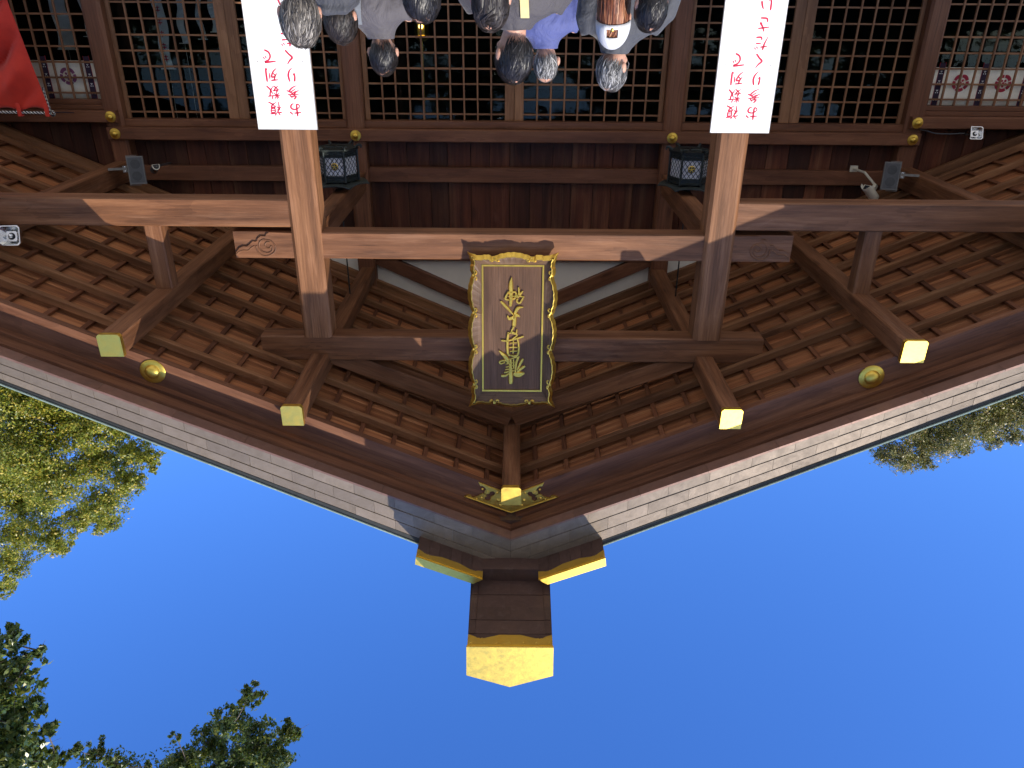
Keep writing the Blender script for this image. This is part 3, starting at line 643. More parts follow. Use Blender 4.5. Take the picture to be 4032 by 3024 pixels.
# interior shell, dark
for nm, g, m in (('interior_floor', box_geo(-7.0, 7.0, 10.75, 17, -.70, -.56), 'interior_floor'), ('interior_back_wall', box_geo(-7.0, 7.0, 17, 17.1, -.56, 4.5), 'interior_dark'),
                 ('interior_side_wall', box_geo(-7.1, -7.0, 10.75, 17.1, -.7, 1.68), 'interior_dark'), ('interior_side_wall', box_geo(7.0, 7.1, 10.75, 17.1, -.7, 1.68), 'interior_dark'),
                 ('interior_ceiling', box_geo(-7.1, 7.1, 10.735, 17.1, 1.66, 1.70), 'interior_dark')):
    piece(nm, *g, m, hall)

# ------------------------------------------------------------------ gilt-framed name plaque hung over the porch
pb, pt = Vector((0, 7.39, 2.225 + H)), Vector((0, 7.14, 3.84 + H)); pv = (pt - pb).normalized()
pw = Vector((1, 0, 0)).cross(pv)
PM = Matrix(((1, 0, pw.x, pb.x), (0, pv.y, pw.y, pb.y), (0, pv.z, pw.z, pb.z), (0, 0, 0, 1)))
plaque = thing('name_plaque', 'tall wooden name plaque with scalloped gold frame and raised gold brush lettering', 'plaque', None, M=PM)
def local(name, geo, mat, parent, M, smooth=False, L=Matrix.Identity(4)):
    o = bpy.data.objects.new(name, mesh_from(name, geo[0], geo[1], mat, smooth)); return place(o, parent, M @ L)
PH = 1.634
def edge_prof(t, cusps):
    """outward offset of the scalloped edge at t (0..1) with cusps where the scrolls sit"""
    cs = [0.0] + list(cusps) + [1.0]
    for i in range(len(cs) - 1):
        if cs[i] <= t <= cs[i + 1]:
            u = (t - cs[i]) / (cs[i + 1] - cs[i])
            if i == 0: base = .0 - .045 * min(1, u / .55) ** .75 + .016 * math.sin(math.pi * max(0, (u - .45) / .55)) - (.006 if u > .9 else 0)
            elif i == len(cs) - 2: base = edge_prof(1 - t, [1 - c for c in reversed(cusps)]); return base
            else: base = -.048 + .044 * math.sin(math.pi * u) ** .8
            rip = .0062 * abs(math.sin(u * math.pi * 5.5))
            return base - .004 + rip
    return 0
CL = [.232 / PH, .612 / PH, .995 / PH, 1.372 / PH]; CS = [.30, .71]
outer = []
def inset_ring(d):
    r = []; W = .458
    for i in range(48): t = i / 48; r.append((-W + 2 * W * t, -edge_prof(t, CS)))
    for i in range(80): t = i / 80; r.append((W + edge_prof(t, CL), PH * t))
    for i in range(48): t = i / 48; r.append((W - 2 * W * t, PH + edge_prof(t, CS)))
    for i in range(80): t = i / 80; r.append((-W - edge_prof(t, CL), PH * (1 - t)))
    out = []
    n = len(r)
    cx, cy = 0, PH / 2
    for x, y in r:
        sx = (abs(x) - d) / abs(x) if abs(x) > .2 else 1
        out.append((x - math.copysign(min(d, abs(x)), x) * (1 if abs(x) > W - .06 else 0), y - math.copysign(d, y - cy) * (1 if abs(y - cy) > PH / 2 - .06 else 0)))
    return out
def ring_loft(rings, closed_in=False):
    vs = []; fs = []; n = len(rings[0][0])
    for pts, w in rings: vs += [(x, y, w) for x, y in pts]
    for k in range(len(rings) - 1):
        for i in range(n): fs.append((k * n + i, k * n + (i + 1) % n, (k + 1) * n + (i + 1) % n, (k + 1) * n + i))
    return vs, fs
IN = (.312, .132, PH - .172)            # half width, bottom, top of the inner opening
o0, o1, o2 = inset_ring(0), inset_ring(.037), inset_ring(.044)
local('frame_rim', ring_loft([(inset_ring(.05), -.06), (inset_ring(.012), -.055), (o0, -.022), (o0, -.012), (o1, .034), (o2, .036), (o2, .010)]), 'gold_trim', plaque, PM)
def side_board(i0, n, inner0, inner1, xaxis):
    pts = [o2[i % len(o2)] for i in range(i0, i0 + n + 1)]
    inn = [(inner0[0] + (inner1[0] - inner0[0]) * k / n, inner0[1] + (inner1[1] - inner0[1]) * k / n) for k in range(n + 1)]
    vs = [(*p, .022) for p in pts] + [(*p, -.030) for p in inn] + [(*p, -.055) for p in inn] + [(*p, -.055) for p in pts]; m = n + 1; fs = []
    for k in range(n):
        for r in range(3): fs.append((r * m + k, r * m + k + 1, (r + 1) * m + k + 1, (r + 1) * m + k))
    M = frame((0, 0, 0), xaxis, (0, 0, 1)); I = M.inverted()
    place(bpy.data.objects.new('frame_board', mesh_from('frame_board', [I @ Vector(v) for v in vs], fs, 'plaque_frame_wood')), plaque, PM @ M)
bl, br, tr_, tl = (-IN[0], IN[1]), (IN[0], IN[1]), (IN[0], IN[2]), (-IN[0], IN[2])
side_board(0, 48, bl, br, (1, 0, 0)); side_board(48, 80, br, tr_, (0, 1, 0)); side_board(128, 48, tr_, tl, (1, 0, 0)); side_board(176, 80, tl, bl, (0, 1, 0))
for a, b, c, d in ((-IN[0], IN[0], IN[1], IN[1] + .016), (-IN[0], IN[0], IN[2] - .016, IN[2]), (-IN[0], -IN[0] + .016, IN[1] + .016, IN[2] - .016), (IN[0] - .016, IN[0], IN[1] + .016, IN[2] - .016)):
    local('gold_fillet', box_geo(a, b, c, d, -.05, -.024), 'gold_trim', plaque, PM)
MP = frame((0, IN[1] + .01, 0), (0, 1, 0), (0, 0, 1)); IP = MP.inverted()
g = box_geo(-IN[0] + .002, IN[0] - .002, IN[1] + .002, IN[2] - .002, -.052, -.037)
o = bpy.data.objects.new('panel', mesh_from('panel', [IP @ Vector(v) for v in g[0]], g[1], 'plaque_wood')); place(o, plaque, PM @ MP)
for a, b in ((0, 14), (14, 24), (24, 28), (28, len(CALLI))):
    local('character', join(*[stroke_geo([(x, y, w * 1.36) for x, y, w in st], .016, -.038) for st in CALLI[a:b]]), 'gold_trim', plaque, PM)
def scroll(cx, cy, ang):
    gs = []
    for q in (1, -1):
        pts = [(-.006, q * .004), (.018, q * .008), (.034, q * .022), (.034, q * .038), (.026, q * .046), (.020, q * .041)]
        R_ = Matrix.Rotation(ang, 2)
        pts = [(R_ @ Vector(p)) for p in pts]
        gs.append(tube_geo(smooth_pts([(cx + p.x, cy + p.y, .016) for p in pts], 3), [.0085] * 10 + [.007] * 6, 6))
    return join(*gs)
for s in (1, -1):
    for c in CL: local('scroll', scroll(s * .398, c * PH, math.pi if s > 0 else 0), 'gold_trim', plaque, PM, True)
    local('scroll', scroll((CS[0] - .5) * .916 * -s, .055, math.pi / 2), 'gold_trim', plaque, PM, True); local('scroll', scroll((CS[0] - .5) * .916 * -s, PH - .055, -math.pi / 2), 'gold_trim', plaque, PM, True)
for s in (1, -1):                        # iron hangers behind
    v, f = tube_geo([(s * .28, 0.06, -.06), (s * .28, .05, -.09)], .012, 8); local('bracket', (v, f), 'bronze', plaque, PM)
    v, f = tube_geo([(s * .28, PH - .2, -.055), (s * .28, PH - .16, -.30), (s * .28, PH - .35, -.34)], .009, 8); local('hanger_rod', (v, f), 'bronze', plaque, PM)

# ------------------------------------------------------------------ white boards lettered in red on the pillars
GLYPH = {
 '列': [[(8,15,3),(55,11,4)],[(32,15,3),(27,36,4),(8,62,1.5)],[(27,38,3),(51,35,4),(42,62,3.5),(26,82,3),(6,97,1.2)],[(20,46,2),(34,58,4)],[(66,24,3.5),(66,62,3)],[(89,4,4.5),(89,90,4),(77,84,1.2)]],
 '数': [[(12,8,2),(20,20,3.5)],[(44,6,3.5),(35,20,1.5)],[(4,29,2.5),(52,25,3)],[(28,4,3.5),(28,48,2.5)],[(26,30,2.5),(6,48,1.2)],[(30,30,2),(47,42,3.5)],[(29,50,3.5),(18,72,3),(44,95,3)],[(44,60,3.5),(33,80,3),(6,97,1.2)],[(3,68,2.5),(54,62,3)],[(67,4,4),(55,32,1.5)],[(60,25,2.5),(94,21,3.5)],[(81,24,3.5),(72,60,3.5),(48,96,1.2)],[(58,38,2),(74,70,4),(99,95,3)]],
 '複': [[(19,2,2),(27,12,4)],[(5,25,2.5),(37,20,3.5),(24,46,3),(3,68,1.2)],[(22,42,3.5),(22,98,3)],[(37,40,3),(26,51,1.5)],[(24,52,2),(37,63,3.5)],[(57,2,4),(45,22,1.5)],[(50,15,2.5),(94,11,3.5)],[(54,25,3),(55,52,3)],[(54,25,2.5),(85,22,3.5),(84,52,3)],[(56,38,2.5),(83,37,2.5)],[(55,51,2.5),(84,50,2.5)],[(58,54,3.5),(43,76,1.2)],[(56,62,2.5),(83,60,3.5),(66,82,3),(38,98,1.2)],[(54,68,2),(72,84,3.5),(99,97,3)]],
 '参': [[(46,2,4),(29,23,3),(70,18,3)],[(60,9,2),(76,25,4)],[(10,37,2.5),(90,32,3.5)],[(46,22,3),(37,46,3.5),(4,66,1.2)],[(52,36,2),(70,51,4),(98,62,2.5)],[(56,43,3.5),(29,59,1.2)],[(63,55,3.5),(26,77,1.2)],[(76,63,4),(50,85,3),(17,99,1.2)]],
 'お': [[(8,31,3),(56,26,4)],[(35,6,4.5),(36,80,4),(26,91,3),(13,80,2.5),(22,65,2.5),(50,53,3),(76,60,4),(80,76,4),(68,92,3),(52,93,1.2)],[(70,17,2.5),(90,33,4.5)]],
 'り': [[(30,6,4.5),(25,32,4),(27,58,3.5),(37,45,1.2)],[(66,4,4),(73,42,4.5),(62,76,3.5),(38,99,1.2)]],
 'く': [[(68,3,2.5),(50,26,3.5),(28,48,4.5),(50,70,4),(74,97,4)]],
 'だ': [[(8,27,3),(52,22,4)],[(35,4,4),(28,42,4),(6,95,1.5)],[(54,48,2.5),(88,46,4)],[(50,70,2.5),(57,88,4),(92,88,3.5)],[(74,11,2),(81,24,3.5)],[(88,5,2),(95,18,3.5)]],
 'さ': [[(10,32,3),(86,22,4)],[(43,3,3),(62,40,4),(79,60,3.5),(62,57,1.5)],[(26,67,3),(34,89,4),(78,92,3.5)]],
 'い': [[(18,12,4.5),(18,60,4),(28,85,3.5),(39,66,1.2)],[(70,18,2.5),(80,38,4),(88,66,4.5)]],
 'で': [[(8,17,3),(88,9,4.5),(58,26,3.5),(43,52,4),(53,80,4),(80,94,4)],[(73,37,2),(81,50,3.5)],[(87,31,2),(95,44,3.5)]]}
TEXT = (('複', .0875, .880), ('数', .0875, .742), ('列', .0875, .598), ('で', .0875, .449), ('お', -.0855, .889), ('参', -.0855, .741), ('り', -.0855, .596), ('く', -.0855, .454), ('だ', -.0855, .312), ('さ', -.0855, .166), ('い', -.0855, .010))
def sign_board(x, label):
    YS = 7.405; q = YS / 7.25; w = .269; top = 1.055 * q; bot = -.72
    M = Matrix.Translation((x, YS, H)) @ Matrix.Rotation(math.radians(90), 4, 'X')    # local x right, y up, z to the viewer
    t = thing('sign_board', label, 'sign', None, 'red-lettered boards on the porch pillars', M)
    local('board', box_geo(-w, w, bot, top, -.022, 0), 'sign_white', t, M)
    for a, b, c, d in ((-w - .004, -w - .0005, bot - .004, top + .004), (w + .0005, w + .004, bot - .004, top + .004), (-w, w, top + .0005, top + .004), (-w, w, bot - .004, bot - .0005)):
        local('edge_strip', box_geo(a, b, c, d, -.024, .001), 'sign_edge', t, M)
    SZ = .116 * q
    for ch, cx, cz in TEXT:
        col_x = cx * q
        gs = []
        for st in GLYPH[ch]:
            gs.append(stroke_geo([(col_x + (px / 100 - .5) * SZ, cz * q + (.5 - py / 100) * SZ, w_ / 100 * SZ * 1.7) for px, py, w_ in st], .0012, .0004))
        local('character', join(*gs), 'sign_red', t, M)
    for px, py in ((-.2, .5), (.2, .5)):
        v, f = lathe_geo([(.001, .004), (.006, .003), (.008, 0)], 10, 'Z', (px, py, .0)); local('screw', (v, f), 'sign_edge', t, M, True)
    for zz in (.75, -.1):
        local('mounting_batten', box_geo(-.12, .12, zz - .02, zz + .02, -.045, -.0235), 'bracket_metal', t, M)
    return t
sign_board(2.09, 'white board with red brush lettering partly hidden behind the blue-collared visitor')
sign_board(-2.085, 'white board with red brush lettering on the pillar clear of visitors')
# ------------------------------------------------------------------ hanging bronze lanterns
def hexpts(r, z, rot=0.0, c=(0, 0)):
    return [(c[0] + r * math.cos(rot + i * math.pi / 3), c[1] + r * math.sin(rot + i * math.pi / 3), z) for i in range(6)]
def hexloft(rows):
    vs = []; fs = []
    for r, z in rows: vs += hexpts(r, z)
    for k in range(len(rows) - 1):
        for i in range(6): fs.append((k * 6 + i, k * 6 + (i + 1) % 6, (k + 1) * 6 + (i + 1) % 6, (k + 1) * 6 + i))
    return vs, fs
def lantern(x, y, label):
    z0 = 1.575 + H
    M = Matrix.Translation((x, y, z0)) @ Matrix.Rotation(math.radians(0 if x > 0 else 4), 4, 'Z')
    t = thing('hanging_lantern', label, 'lantern', None, 'bronze lanterns hanging in the porch', M)
    R = .235
    # posts, rims, panels
    for i in range(6):
        a = i * math.pi / 3; p = (R * math.cos(a), R * math.sin(a))
        v, f = tube_geo([(p[0], p[1], .0), (p[0], p[1], .36)], .014, 6); local('corner_post', (v, f), 'bronze', t, M)
        b = a + math.pi / 3; p2 = (R * math.cos(b), R * math.sin(b))
        mid = Vector(((p[0] + p2[0]) / 2, (p[1] + p2[1]) / 2, 0)); n = mid.normalized(); tx = Vector((-n.y, n.x, 0)); apo = mid.length
        F = Matrix(((tx.x, 0, n.x, 0), (tx.y, 0, n.y, 0), (0, 1, 0, 0), (0, 0, 0, 1)))
        hw = R / 2 - .012
        pn = local('paper_panel', box_geo(-hw, hw, .075, .285, apo - .022, apo - .016), 'lantern_paper', t, M, L=F)
        gs = []
        for d in (1, -1):
            for q in range(-4, 8):
                x0 = -hw + q * .052; pts = []
                # diagonal bars clipped to the panel window
                z_a, z_b = .075, .285; xa = x0; xb = x0 + d * (z_b - z_a) * .72
                if d < 0: xa, xb = x0 + .05, x0 + .05 - (z_b - z_a) * .72
                for tt in range(2): pass
                def clip(xa, za, xb, zb):
                    if xa == xb: return None
                    if xa > xb: xa, za, xb, zb = xb, zb, xa, za
                    if xb < -hw or xa > hw: return None
                    if xa < -hw: za += (zb - za) * (-hw - xa) / (xb - xa); xa = -hw
                    if xb > hw: zb -= (zb - za) * (xb - hw) / (xb - xa); xb = hw
                    return (xa, za, xb, zb)
                c = clip(xa, z_a, xb, z_b)
                if c and abs(c[2] - c[0]) > .01: gs.append(tube_geo([(c[0], c[1], apo - .011), (c[2], c[3], apo - .011)], .0035, 4))
        local('diamond_lattice', join(*gs), 'bronze', t, M, L=F)
        for za, zb, d0, d1 in ((.285, .305, .02, .002), (.055, .075, .02, .002), (.0, .05, .016, .006), (.31, .36, .016, .006)): local('panel_bar', box_geo(-hw, hw, za, zb, apo - d0, apo - d1), 'bronze', t, M, L=F)
        gs = [tube_geo(smooth_pts([(-.05 + .05 * q, .02, apo - .003), (-.03 + .05 * q, .038, apo - .003), (-.01 + .05 * q, .022, apo - .003)], 3), .004, 5) for q in range(3)]
        local('openwork', join(*gs), 'bronze_roof', t, M, L=F)
        if abs(n.y + 1) < .1:
            cr = local('gold_crest', lathe_geo([(.001, .010), (.036, .009), (.042, .004), (.042, -.004)], 24, 'Z', (0, .175, apo - .004)), 'gold_trim', t, M, True, L=F)
            gs = [lathe_geo([(.001, .004), (.007, .003), (.010, 0)], 10, 'Z', (.022 * math.cos(q * 1.2566 + 1.57), .175 + .022 * math.sin(q * 1.2566 + 1.57), apo + .006)) for q in range(5)]
            gs.append(tube_geo([(.034 * math.cos(q * .35), .175 + .034 * math.sin(q * .35), apo + .006) for q in range(19)], .003, 5))
            local('crest_relief', join(*gs), 'bronze_roof', cr, M, True, L=F)
    # lower tray with round opening and curled feet
    ring_in = [(.135 * math.cos(i * math.pi / 12), .10 * math.sin(i * math.pi / 12)) for i in range(24)]
    vs = [(x_, y_, -.018) for x_, y_ in ring_in]; hx = []
    for i in range(24):
        a = i * math.pi / 12; k = math.cos(math.pi / 6) / math.cos((a % (math.pi / 3)) - math.pi / 6); hx.append((.262 * k * math.cos(a), .262 * k * math.sin(a)))
    vs += [(x_, y_, -.018) for x_, y_ in hx] + [(x_ * .97, y_ * .97, .006) for x_, y_ in hx]
    fs = [(i, (i + 1) % 24, 24 + (i + 1) % 24, 24 + i) for i in range(24)] + [(24 + i, 24 + (i + 1) % 24, 48 + (i + 1) % 24, 48 + i) for i in range(24)]
    local('tray', (vs, fs), 'bronze', t, M)
    local('inner_paper', (hexpts(.19, .03), [tuple(range(6))]), 'lantern_paper', t, M)
    v, f = tube_geo([(-.13, .0, -.014), (-.05, .01, -.014), (.05, -.01, -.014), (.13, 0, -.014)], .012, 6); local('openwork_bar', (v, f), 'bronze', t, M)
    v, f = tube_geo([(0, -.098, -.014), (.02, 0, -.014), (0, .098, -.014)], .012, 6); local('openwork_bar', (v, f), 'bronze', t, M)
    for i in range(6):
        a = i * math.pi / 3 + math.pi / 6 * (0); c, s_ = math.cos(a), math.sin(a)
        pts = [(.215, -.012), (.235, -.03), (.262, -.045), (.285, -.04), (.29, -.022), (.278, -.016)]
        v, f = tube_geo(smooth_pts([(c * r, s_ * r, z) for r, z in pts], 3), [.012] * 10 + [.008] * 6, 6, flat=1.4); local('curled_foot', (v, f), 'bronze', t, M, True)
    # roof: wide thin hexagon with upturned corners, finial, hook and rod
    vs = []; fs = []; n = 36
    rows = ((.10, .44), (.20, .408), (.30, .386), (.335, .384), (.335, .374), (.24, .372), (.05, .378))
    for r, z in rows:
        for i in range(n):
            a = 2 * math.pi * i / n; k = math.cos(math.pi / 6) / math.cos((a % (math.pi / 3)) - math.pi / 6); kk = 1 / k if False else k
            corner = abs(((a % (math.pi / 3)) - math.pi / 6) / (math.pi / 6)) ** 3
            rr = r * (k / math.cos(math.pi / 6)) * .93
            vs.append((rr * math.cos(a), rr * math.sin(a), z + corner * .03 * (r / .335) ** 2))
    for k_ in range(len(rows) - 1):
        for i in range(n): fs.append((k_ * n + i, k_ * n + (i + 1) % n, (k_ + 1) * n + (i + 1) % n, (k_ + 1) * n + i))
    fs += [tuple(range(n)), tuple(range((len(rows) - 1) * n, len(rows) * n))]
    local('roof', (vs, fs), 'bronze_roof', t, M)
    local('finial', lathe_geo([(.05, .43), (.05, .455), (.033, .46), (.036, .49), (.030, .52), (.012, .535)], 14), 'bronze', t, M, True)
    v, f = tube_geo(smooth_pts([(0, 0, .52), (0, 0, .60), (.012, 0, .63), (.03, 0, .64), (.04, 0, .66), (.03, 0, .69), (.0, 0, .72)], 3), .010, 8); local('hook', (v, f), 'bronze', t, M, True)
    v, f = tube_geo(smooth_pts([(-.005, 0, .60), (-.03, .0, .63), (-.045, 0, .66), (-.04, 0, .69)], 3), .008, 6); local('hook_tail', (v, f), 'bronze', t, M, True)
    zt = 3.48 + H - z0
    v, f = tube_geo([(0, 0, .70), (0, 0, zt)], .009, 8); local('hanging_rod', (v, f), 'bronze', t, M, True)
lantern(2.09, 9.35, 'black bronze lantern hanging beside the pillar with the partly hidden sign board')
lantern(-2.09, 9.35, 'black bronze lantern hanging beside the pillar with the fully visible sign board')

# ------------------------------------------------------------------ loudspeakers, cameras, floodlights
def speaker(s, label):
    M = Matrix.Translation((s * 4.78, 9.93, 1.96 + H)) @ Matrix.Rotation(s * math.radians(-16), 4, 'Z') @ Matrix.Rotation(math.radians(10), 4, 'X')
    t = thing('loudspeaker', label, 'loudspeaker', None, 'grey loudspeakers on the outer purlins', M)
    # cabinet tapering to the back, rounded front
    fr, bk = .093, .062; hh = .168
    vs = [(-fr, -.06, -hh), (fr, -.06, -hh), (fr, -.06, hh), (-fr, -.06, hh), (-fr - .004, -.03, -hh - .004), (fr + .004, -.03, -hh - .004), (fr + .004, -.03, hh + .004), (-fr - .004, -.03, hh + .004), (-bk, .11, -hh), (bk, .11, -hh), (bk, .11, hh), (-bk, .11, hh)]
    fs = [(0, 1, 2, 3), (11, 10, 9, 8)] + [(i, (i + 1) % 4, 4 + (i + 1) % 4, 4 + i) for i in range(4)] + [(4 + i, 4 + (i + 1) % 4, 8 + (i + 1) % 4, 8 + i) for i in range(4)]
    local('cabinet', (vs, fs), 'speaker_grey', t, M)
    gr = local('grille', box_geo(-.084, .084, -.066, -.0605, -.158, .150), 'speaker_grille', t, M)
    for z in (.07, -.075):
        local('driver', lathe_geo([(.001, -.0685), (.05, -.068), (.057, -.0665), (.057, -.06)], 28, 'Y', (0, 0, z)), 'speaker_cone', t, M, True)
    gs = [box_geo(-.082, .082, -.0705, -.0695, z - .0012, z + .0012) for z in [-.152 + .0076 * i for i in range(40)]]
    local('grille_lines', join(*gs), 'speaker_grille', gr, M)
    local('badge', box_geo(-.028, .028, -.0712, -.069, .1515 - .016, .1545 - .014), 'speaker_cone', t, M)
    # U bracket on the outer side
    b = s
    local('u_bracket', join(box_geo(*sorted((b * .10, b * .106)), -.02, .02, -.185, .185), box_geo(-.02, .106, -.02, .02, .178, .184) if b > 0 else box_geo(-.106, .02, -.02, .02, .178, .184), box_geo(-.02, .106, -.02, .02, -.184, -.178) if b > 0 else box_geo(-.106, .02, -.02, .02, -.184, -.178)), 'bracket_metal', t, M)
    local('wall_bracket', join(box_geo(*sorted((b * .107, b * .16)), -.035, .035, -.06, .02), box_geo(*sorted((b * .16, b * .335)), -.012, .012, -.04, -.01)), 'bracket_metal', t, M)
    for z in (-.045, .005):
        local('bolt', lathe_geo([(.001, -.046), (.007, -.045), (.009, -.036)], 8, 'Y', (b * .132, 0, z)), 'chrome', t, M, True)
speaker(1, 'grey loudspeaker with a dark bullet camera beside it')
speaker(-1, 'grey loudspeaker with a cream security camera beside it')

def aim(loc, d, up=(0, 0, 1)):
    y = Vector(d).normalized(); x = y.cross(Vector(up)).normalized(); z = x.cross(y)
    return Matrix(((x.x, y.x, z.x, loc[0]), (x.y, y.y, z.y, loc[1]), (x.z, y.z, z.z, loc[2]), (0, 0, 0, 1)))
# cream housing camera: looks out and down towards the steps
cm = aim((-4.50, 9.88, 2.085 + H), (.62, -.45, -.55))
t = thing('security_camera', 'cream box security camera on a bracket beside the loudspeaker', 'camera', None, M=cm)
def dsec(w, h, n=14): return [(w * math.cos(math.pi * i / (n - 1)), h * math.sin(math.pi * i / (n - 1))) for i in range(n)] + [(-w, -h * .35), (w, -h * .35)]
def extr(sec, y0, y1, k=1.0):
    n = len(sec); vs = [(x, y0, z) for x, z in sec] + [(x * k, y1, z * k) for x, z in sec]
    return vs, [tuple(range(n)), tuple(range(2 * n - 1, n - 1, -1))] + [(i, (i + 1) % n, n + (i + 1) % n, n + i) for i in range(n)]
local('housing', extr(dsec(.055, .062), -.26, .0), 'camera_cream', t, cm)
local('sun_hood', join(extr([(.062 * math.cos(a), .070 * math.sin(a)) for a in [math.pi * i / 13 for i in range(14)]] + [(.058 * math.cos(a), .066 * math.sin(a)) for a in [math.pi * (13 - i) / 13 for i in range(14)]], -.22, .055)), 'camera_cream', t, cm)
local('window_frame', box_geo(-.038, .038, .001, .006, -.014, .045), 'camera_black', t, cm)
local('lens', lathe_geo([(.001, .014), (.014, .012), (.018, .006)], 16, 'Y', (0, 0, .015)), 'lens_glass', t, cm, True)
for y in (-.26,): local('rear_cap', extr(dsec(.05, .056), -.285, -.2605), 'camera_cream', t, cm)
local('arm', join(box_geo(-.02, .02, -.18, -.12, -.11, -.0225), ), 'camera_cream', t, cm)
v, f = box_geo(-4.60, -4.50, 10.50, 10.515, 1.94 + H, 2.02 + H); Icm = cm.inverted()
v2, f2 = tube_geo([(-4.55, 10.5, 1.98 + H), (-4.57, 10.2, 1.97 + H), tuple(cm @ Vector((0, -.15, -.10)))], .016, 8)
g = join((v, f), (v2, f2)); local('wall_plate', ([tuple(Icm @ Vector(q)) for q in g[0]], g[1]), 'camera_cream', t, cm)
# dark bullet camera on the other side
cm = aim((4.50, 9.86, 1.89 + H), (-.55, -.70, -.45))
t = thing('bullet_camera', 'small dark bullet camera with pale rim beside the loudspeaker', 'camera', None, M=cm)
local('barrel', extr(dsec(.042, .048), -.17, -.006), 'camera_dark', t, cm)
local('rim', join(*[extr([(x * a, z * a) for x, z in dsec(.045, .052)] , -.006, .004) for a in (1.0,)]), 'camera_cream', t, cm)
local('face', extr(dsec(.036, .042), .0035, .0065), 'camera_black', t, cm)
local('lens', lathe_geo([(.001, .013), (.010, .011), (.013, .006)], 14, 'Y', (0, 0, .01)), 'lens_glass', t, cm, True)
Icm = cm.inverted(); g = tube_geo([tuple(cm @ Vector((0, -.12, -.01))), (4.6, 10.2, 1.95 + H), (4.6, 10.52, 1.98 + H)], .014, 8)
local('arm', ([tuple(Icm @ Vector(q)) for q in g[0]], g[1]), 'camera_dark', t, cm)

def floodlight(loc, d, label, size, mount):
    M = aim(loc, d); t = thing('floodlight', label, 'floodlight', None, 'small square floodlights', M); q = size
    c = q * .22
    def sq(r, y, ch): return [(-r + ch, y, -r), (r - ch, y, -r), (r, y, -r + ch), (r, y, r - ch), (r - ch, y, r), (-r + ch, y, r), (-r, y, r - ch), (-r, y, -r + ch)]
    vs = sq(q * .8, -q * .9, c) + sq(q, -q * .15, c) + sq(q, 0, c) + sq(q * .9, 0, c) + sq(q * .5, -q * .5, c * .5)
    fs = [tuple(range(8))] + [(k * 8 + i, k * 8 + (i + 1) % 8, (k + 1) * 8 + (i + 1) % 8, (k + 1) * 8 + i) for k in range(4) for i in range(8)] + [tuple(range(32, 40))]
    local('reflector', (vs, fs), 'chrome', t, M)
    local('lamp_socket', lathe_geo([(q * .36, -q * .5), (q * .34, -q * .44), (q * .3, -q * .44)], 18, 'Y'), 'camera_black', t, M, True)
    local('bulb', lathe_geo([(.001, -q * .08), (q * .14, -q * .12), (q * .22, -q * .25), (q * .2, -q * .42)], 16, 'Y', (0, 0, 0)), 'chrome', t, M, True)
    local('visor', box_geo(-q * 1.0, -q * .9, -.02, q * .35, -q * .8, q * .8), 'chrome', t, M)
    I = M.inverted(); g = tube_geo([tuple(M @ Vector((0, -q * .6, q * .2))), mount], q * .16, 8)
    local('bracket', ([tuple(I @ Vector(v)) for v in g[0]], g[1]), 'camera_dark', t, M)
floodlight((-5.93, 10.28, 1.475 + H), (.10, -.9, -.42), 'square chrome floodlight with a grey cable clipped under the outer rail', .082, (-5.86, 10.56, 1.52 + H))
floodlight((4.93, 7.36, 2.09 + H), (-.12, -.9, -.40), 'square floodlight fixed to the outer purlin behind the side beam', .098, (5.12, 7.47, 2.06 + H))
cb = smooth_pts([(-5.86, 10.42, 1.50 + H), (-5.7, 10.45, 1.515 + H), (-5.5, 10.44, 1.51 + H), (-5.36, 10.43, 1.475 + H), (-5.27, 10.42, 1.46 + H)], 4)
v, f = tube_geo(cb, .008, 8); o = local('cable', (v, f), 'cable', None, Matrix.Identity(4), True); tag(o, 'thin grey cable running from the floodlight to the corner post', 'cable')

# ------------------------------------------------------------------ red curtain drawn aside on a twisted rope
def rope(p0, p1, n, sag=.02):
    g = {'rope_white': [], 'rope_black': []}
    L = math.dist(p0, p1); turns = L / .085
    for k in range(4):
        pts = []
        for i in range(n + 1):
            t_ = i / n; a = turns * 2 * math.pi * t_ + k * math.pi / 2
            c = Vector(p0).lerp(Vector(p1), t_); c.z -= sag * math.sin(math.pi * t_)
            pts.append(c + Vector((0, math.cos(a), math.sin(a))) * .0095)
        g['rope_white' if k % 2 else 'rope_black'].append(tube_geo(pts, .0085, 5))
    return {k: join(*v) for k, v in g.items()}
curtain = thing('red_curtain', 'red cloth curtain gathered on a black and white twisted rope', 'curtain', (6.2, 10.0, H - .6))
CM = WORLD[curtain.name]; CI = CM.inverted()
def at_c(name, geo, mat, smooth=True): return local(name, ([tuple(CI @ Vector(v)) for v in geo[0]], geo[1]), mat, curtain, CM, smooth)
nu, nv = 130, 60; vs = []; fs = []
for j in range(nv + 1):
    v_ = j / nv; z = 1.245 - 1.9 * v_
    xl = 5.735 + .115 * (1.9 * v_) ; xr = 7.5
    for i in range(nu + 1):
        u = i / nu; x = xl + (xr - xl) * u
        ph = (u * (xr - xl) * 2.2 + v_ * 1.9 * 2.7)      # slanting folds
        ed = min(1, u * (xr - xl) / .35); dy = ed * .13 * (1 - 2 * abs(math.sin(ph * 2.9 + .8 * math.sin(ph * 1.7))) ** 1.3) * min(1, v_ * 4 + .05) + ed * .012 * math.sin(ph * 11 + 1) * min(1, v_ * 4)
        topsag = .03 * math.sin(u * math.pi * 5) ** 2 * (1 - v_)
        vs.append((x, 9.98 + dy - .10 * v_, z + H - topsag + .02 * u))
for j in range(nv):
    for i in range(nu): a = j * (nu + 1) + i; fs.append((a, a + 1, a + nu + 2, a + nu + 1))
cl = at_c('cloth', (vs, fs), 'red_cloth'); sd = cl.modifiers.new('thickness', 'SOLIDIFY'); sd.thickness = .004
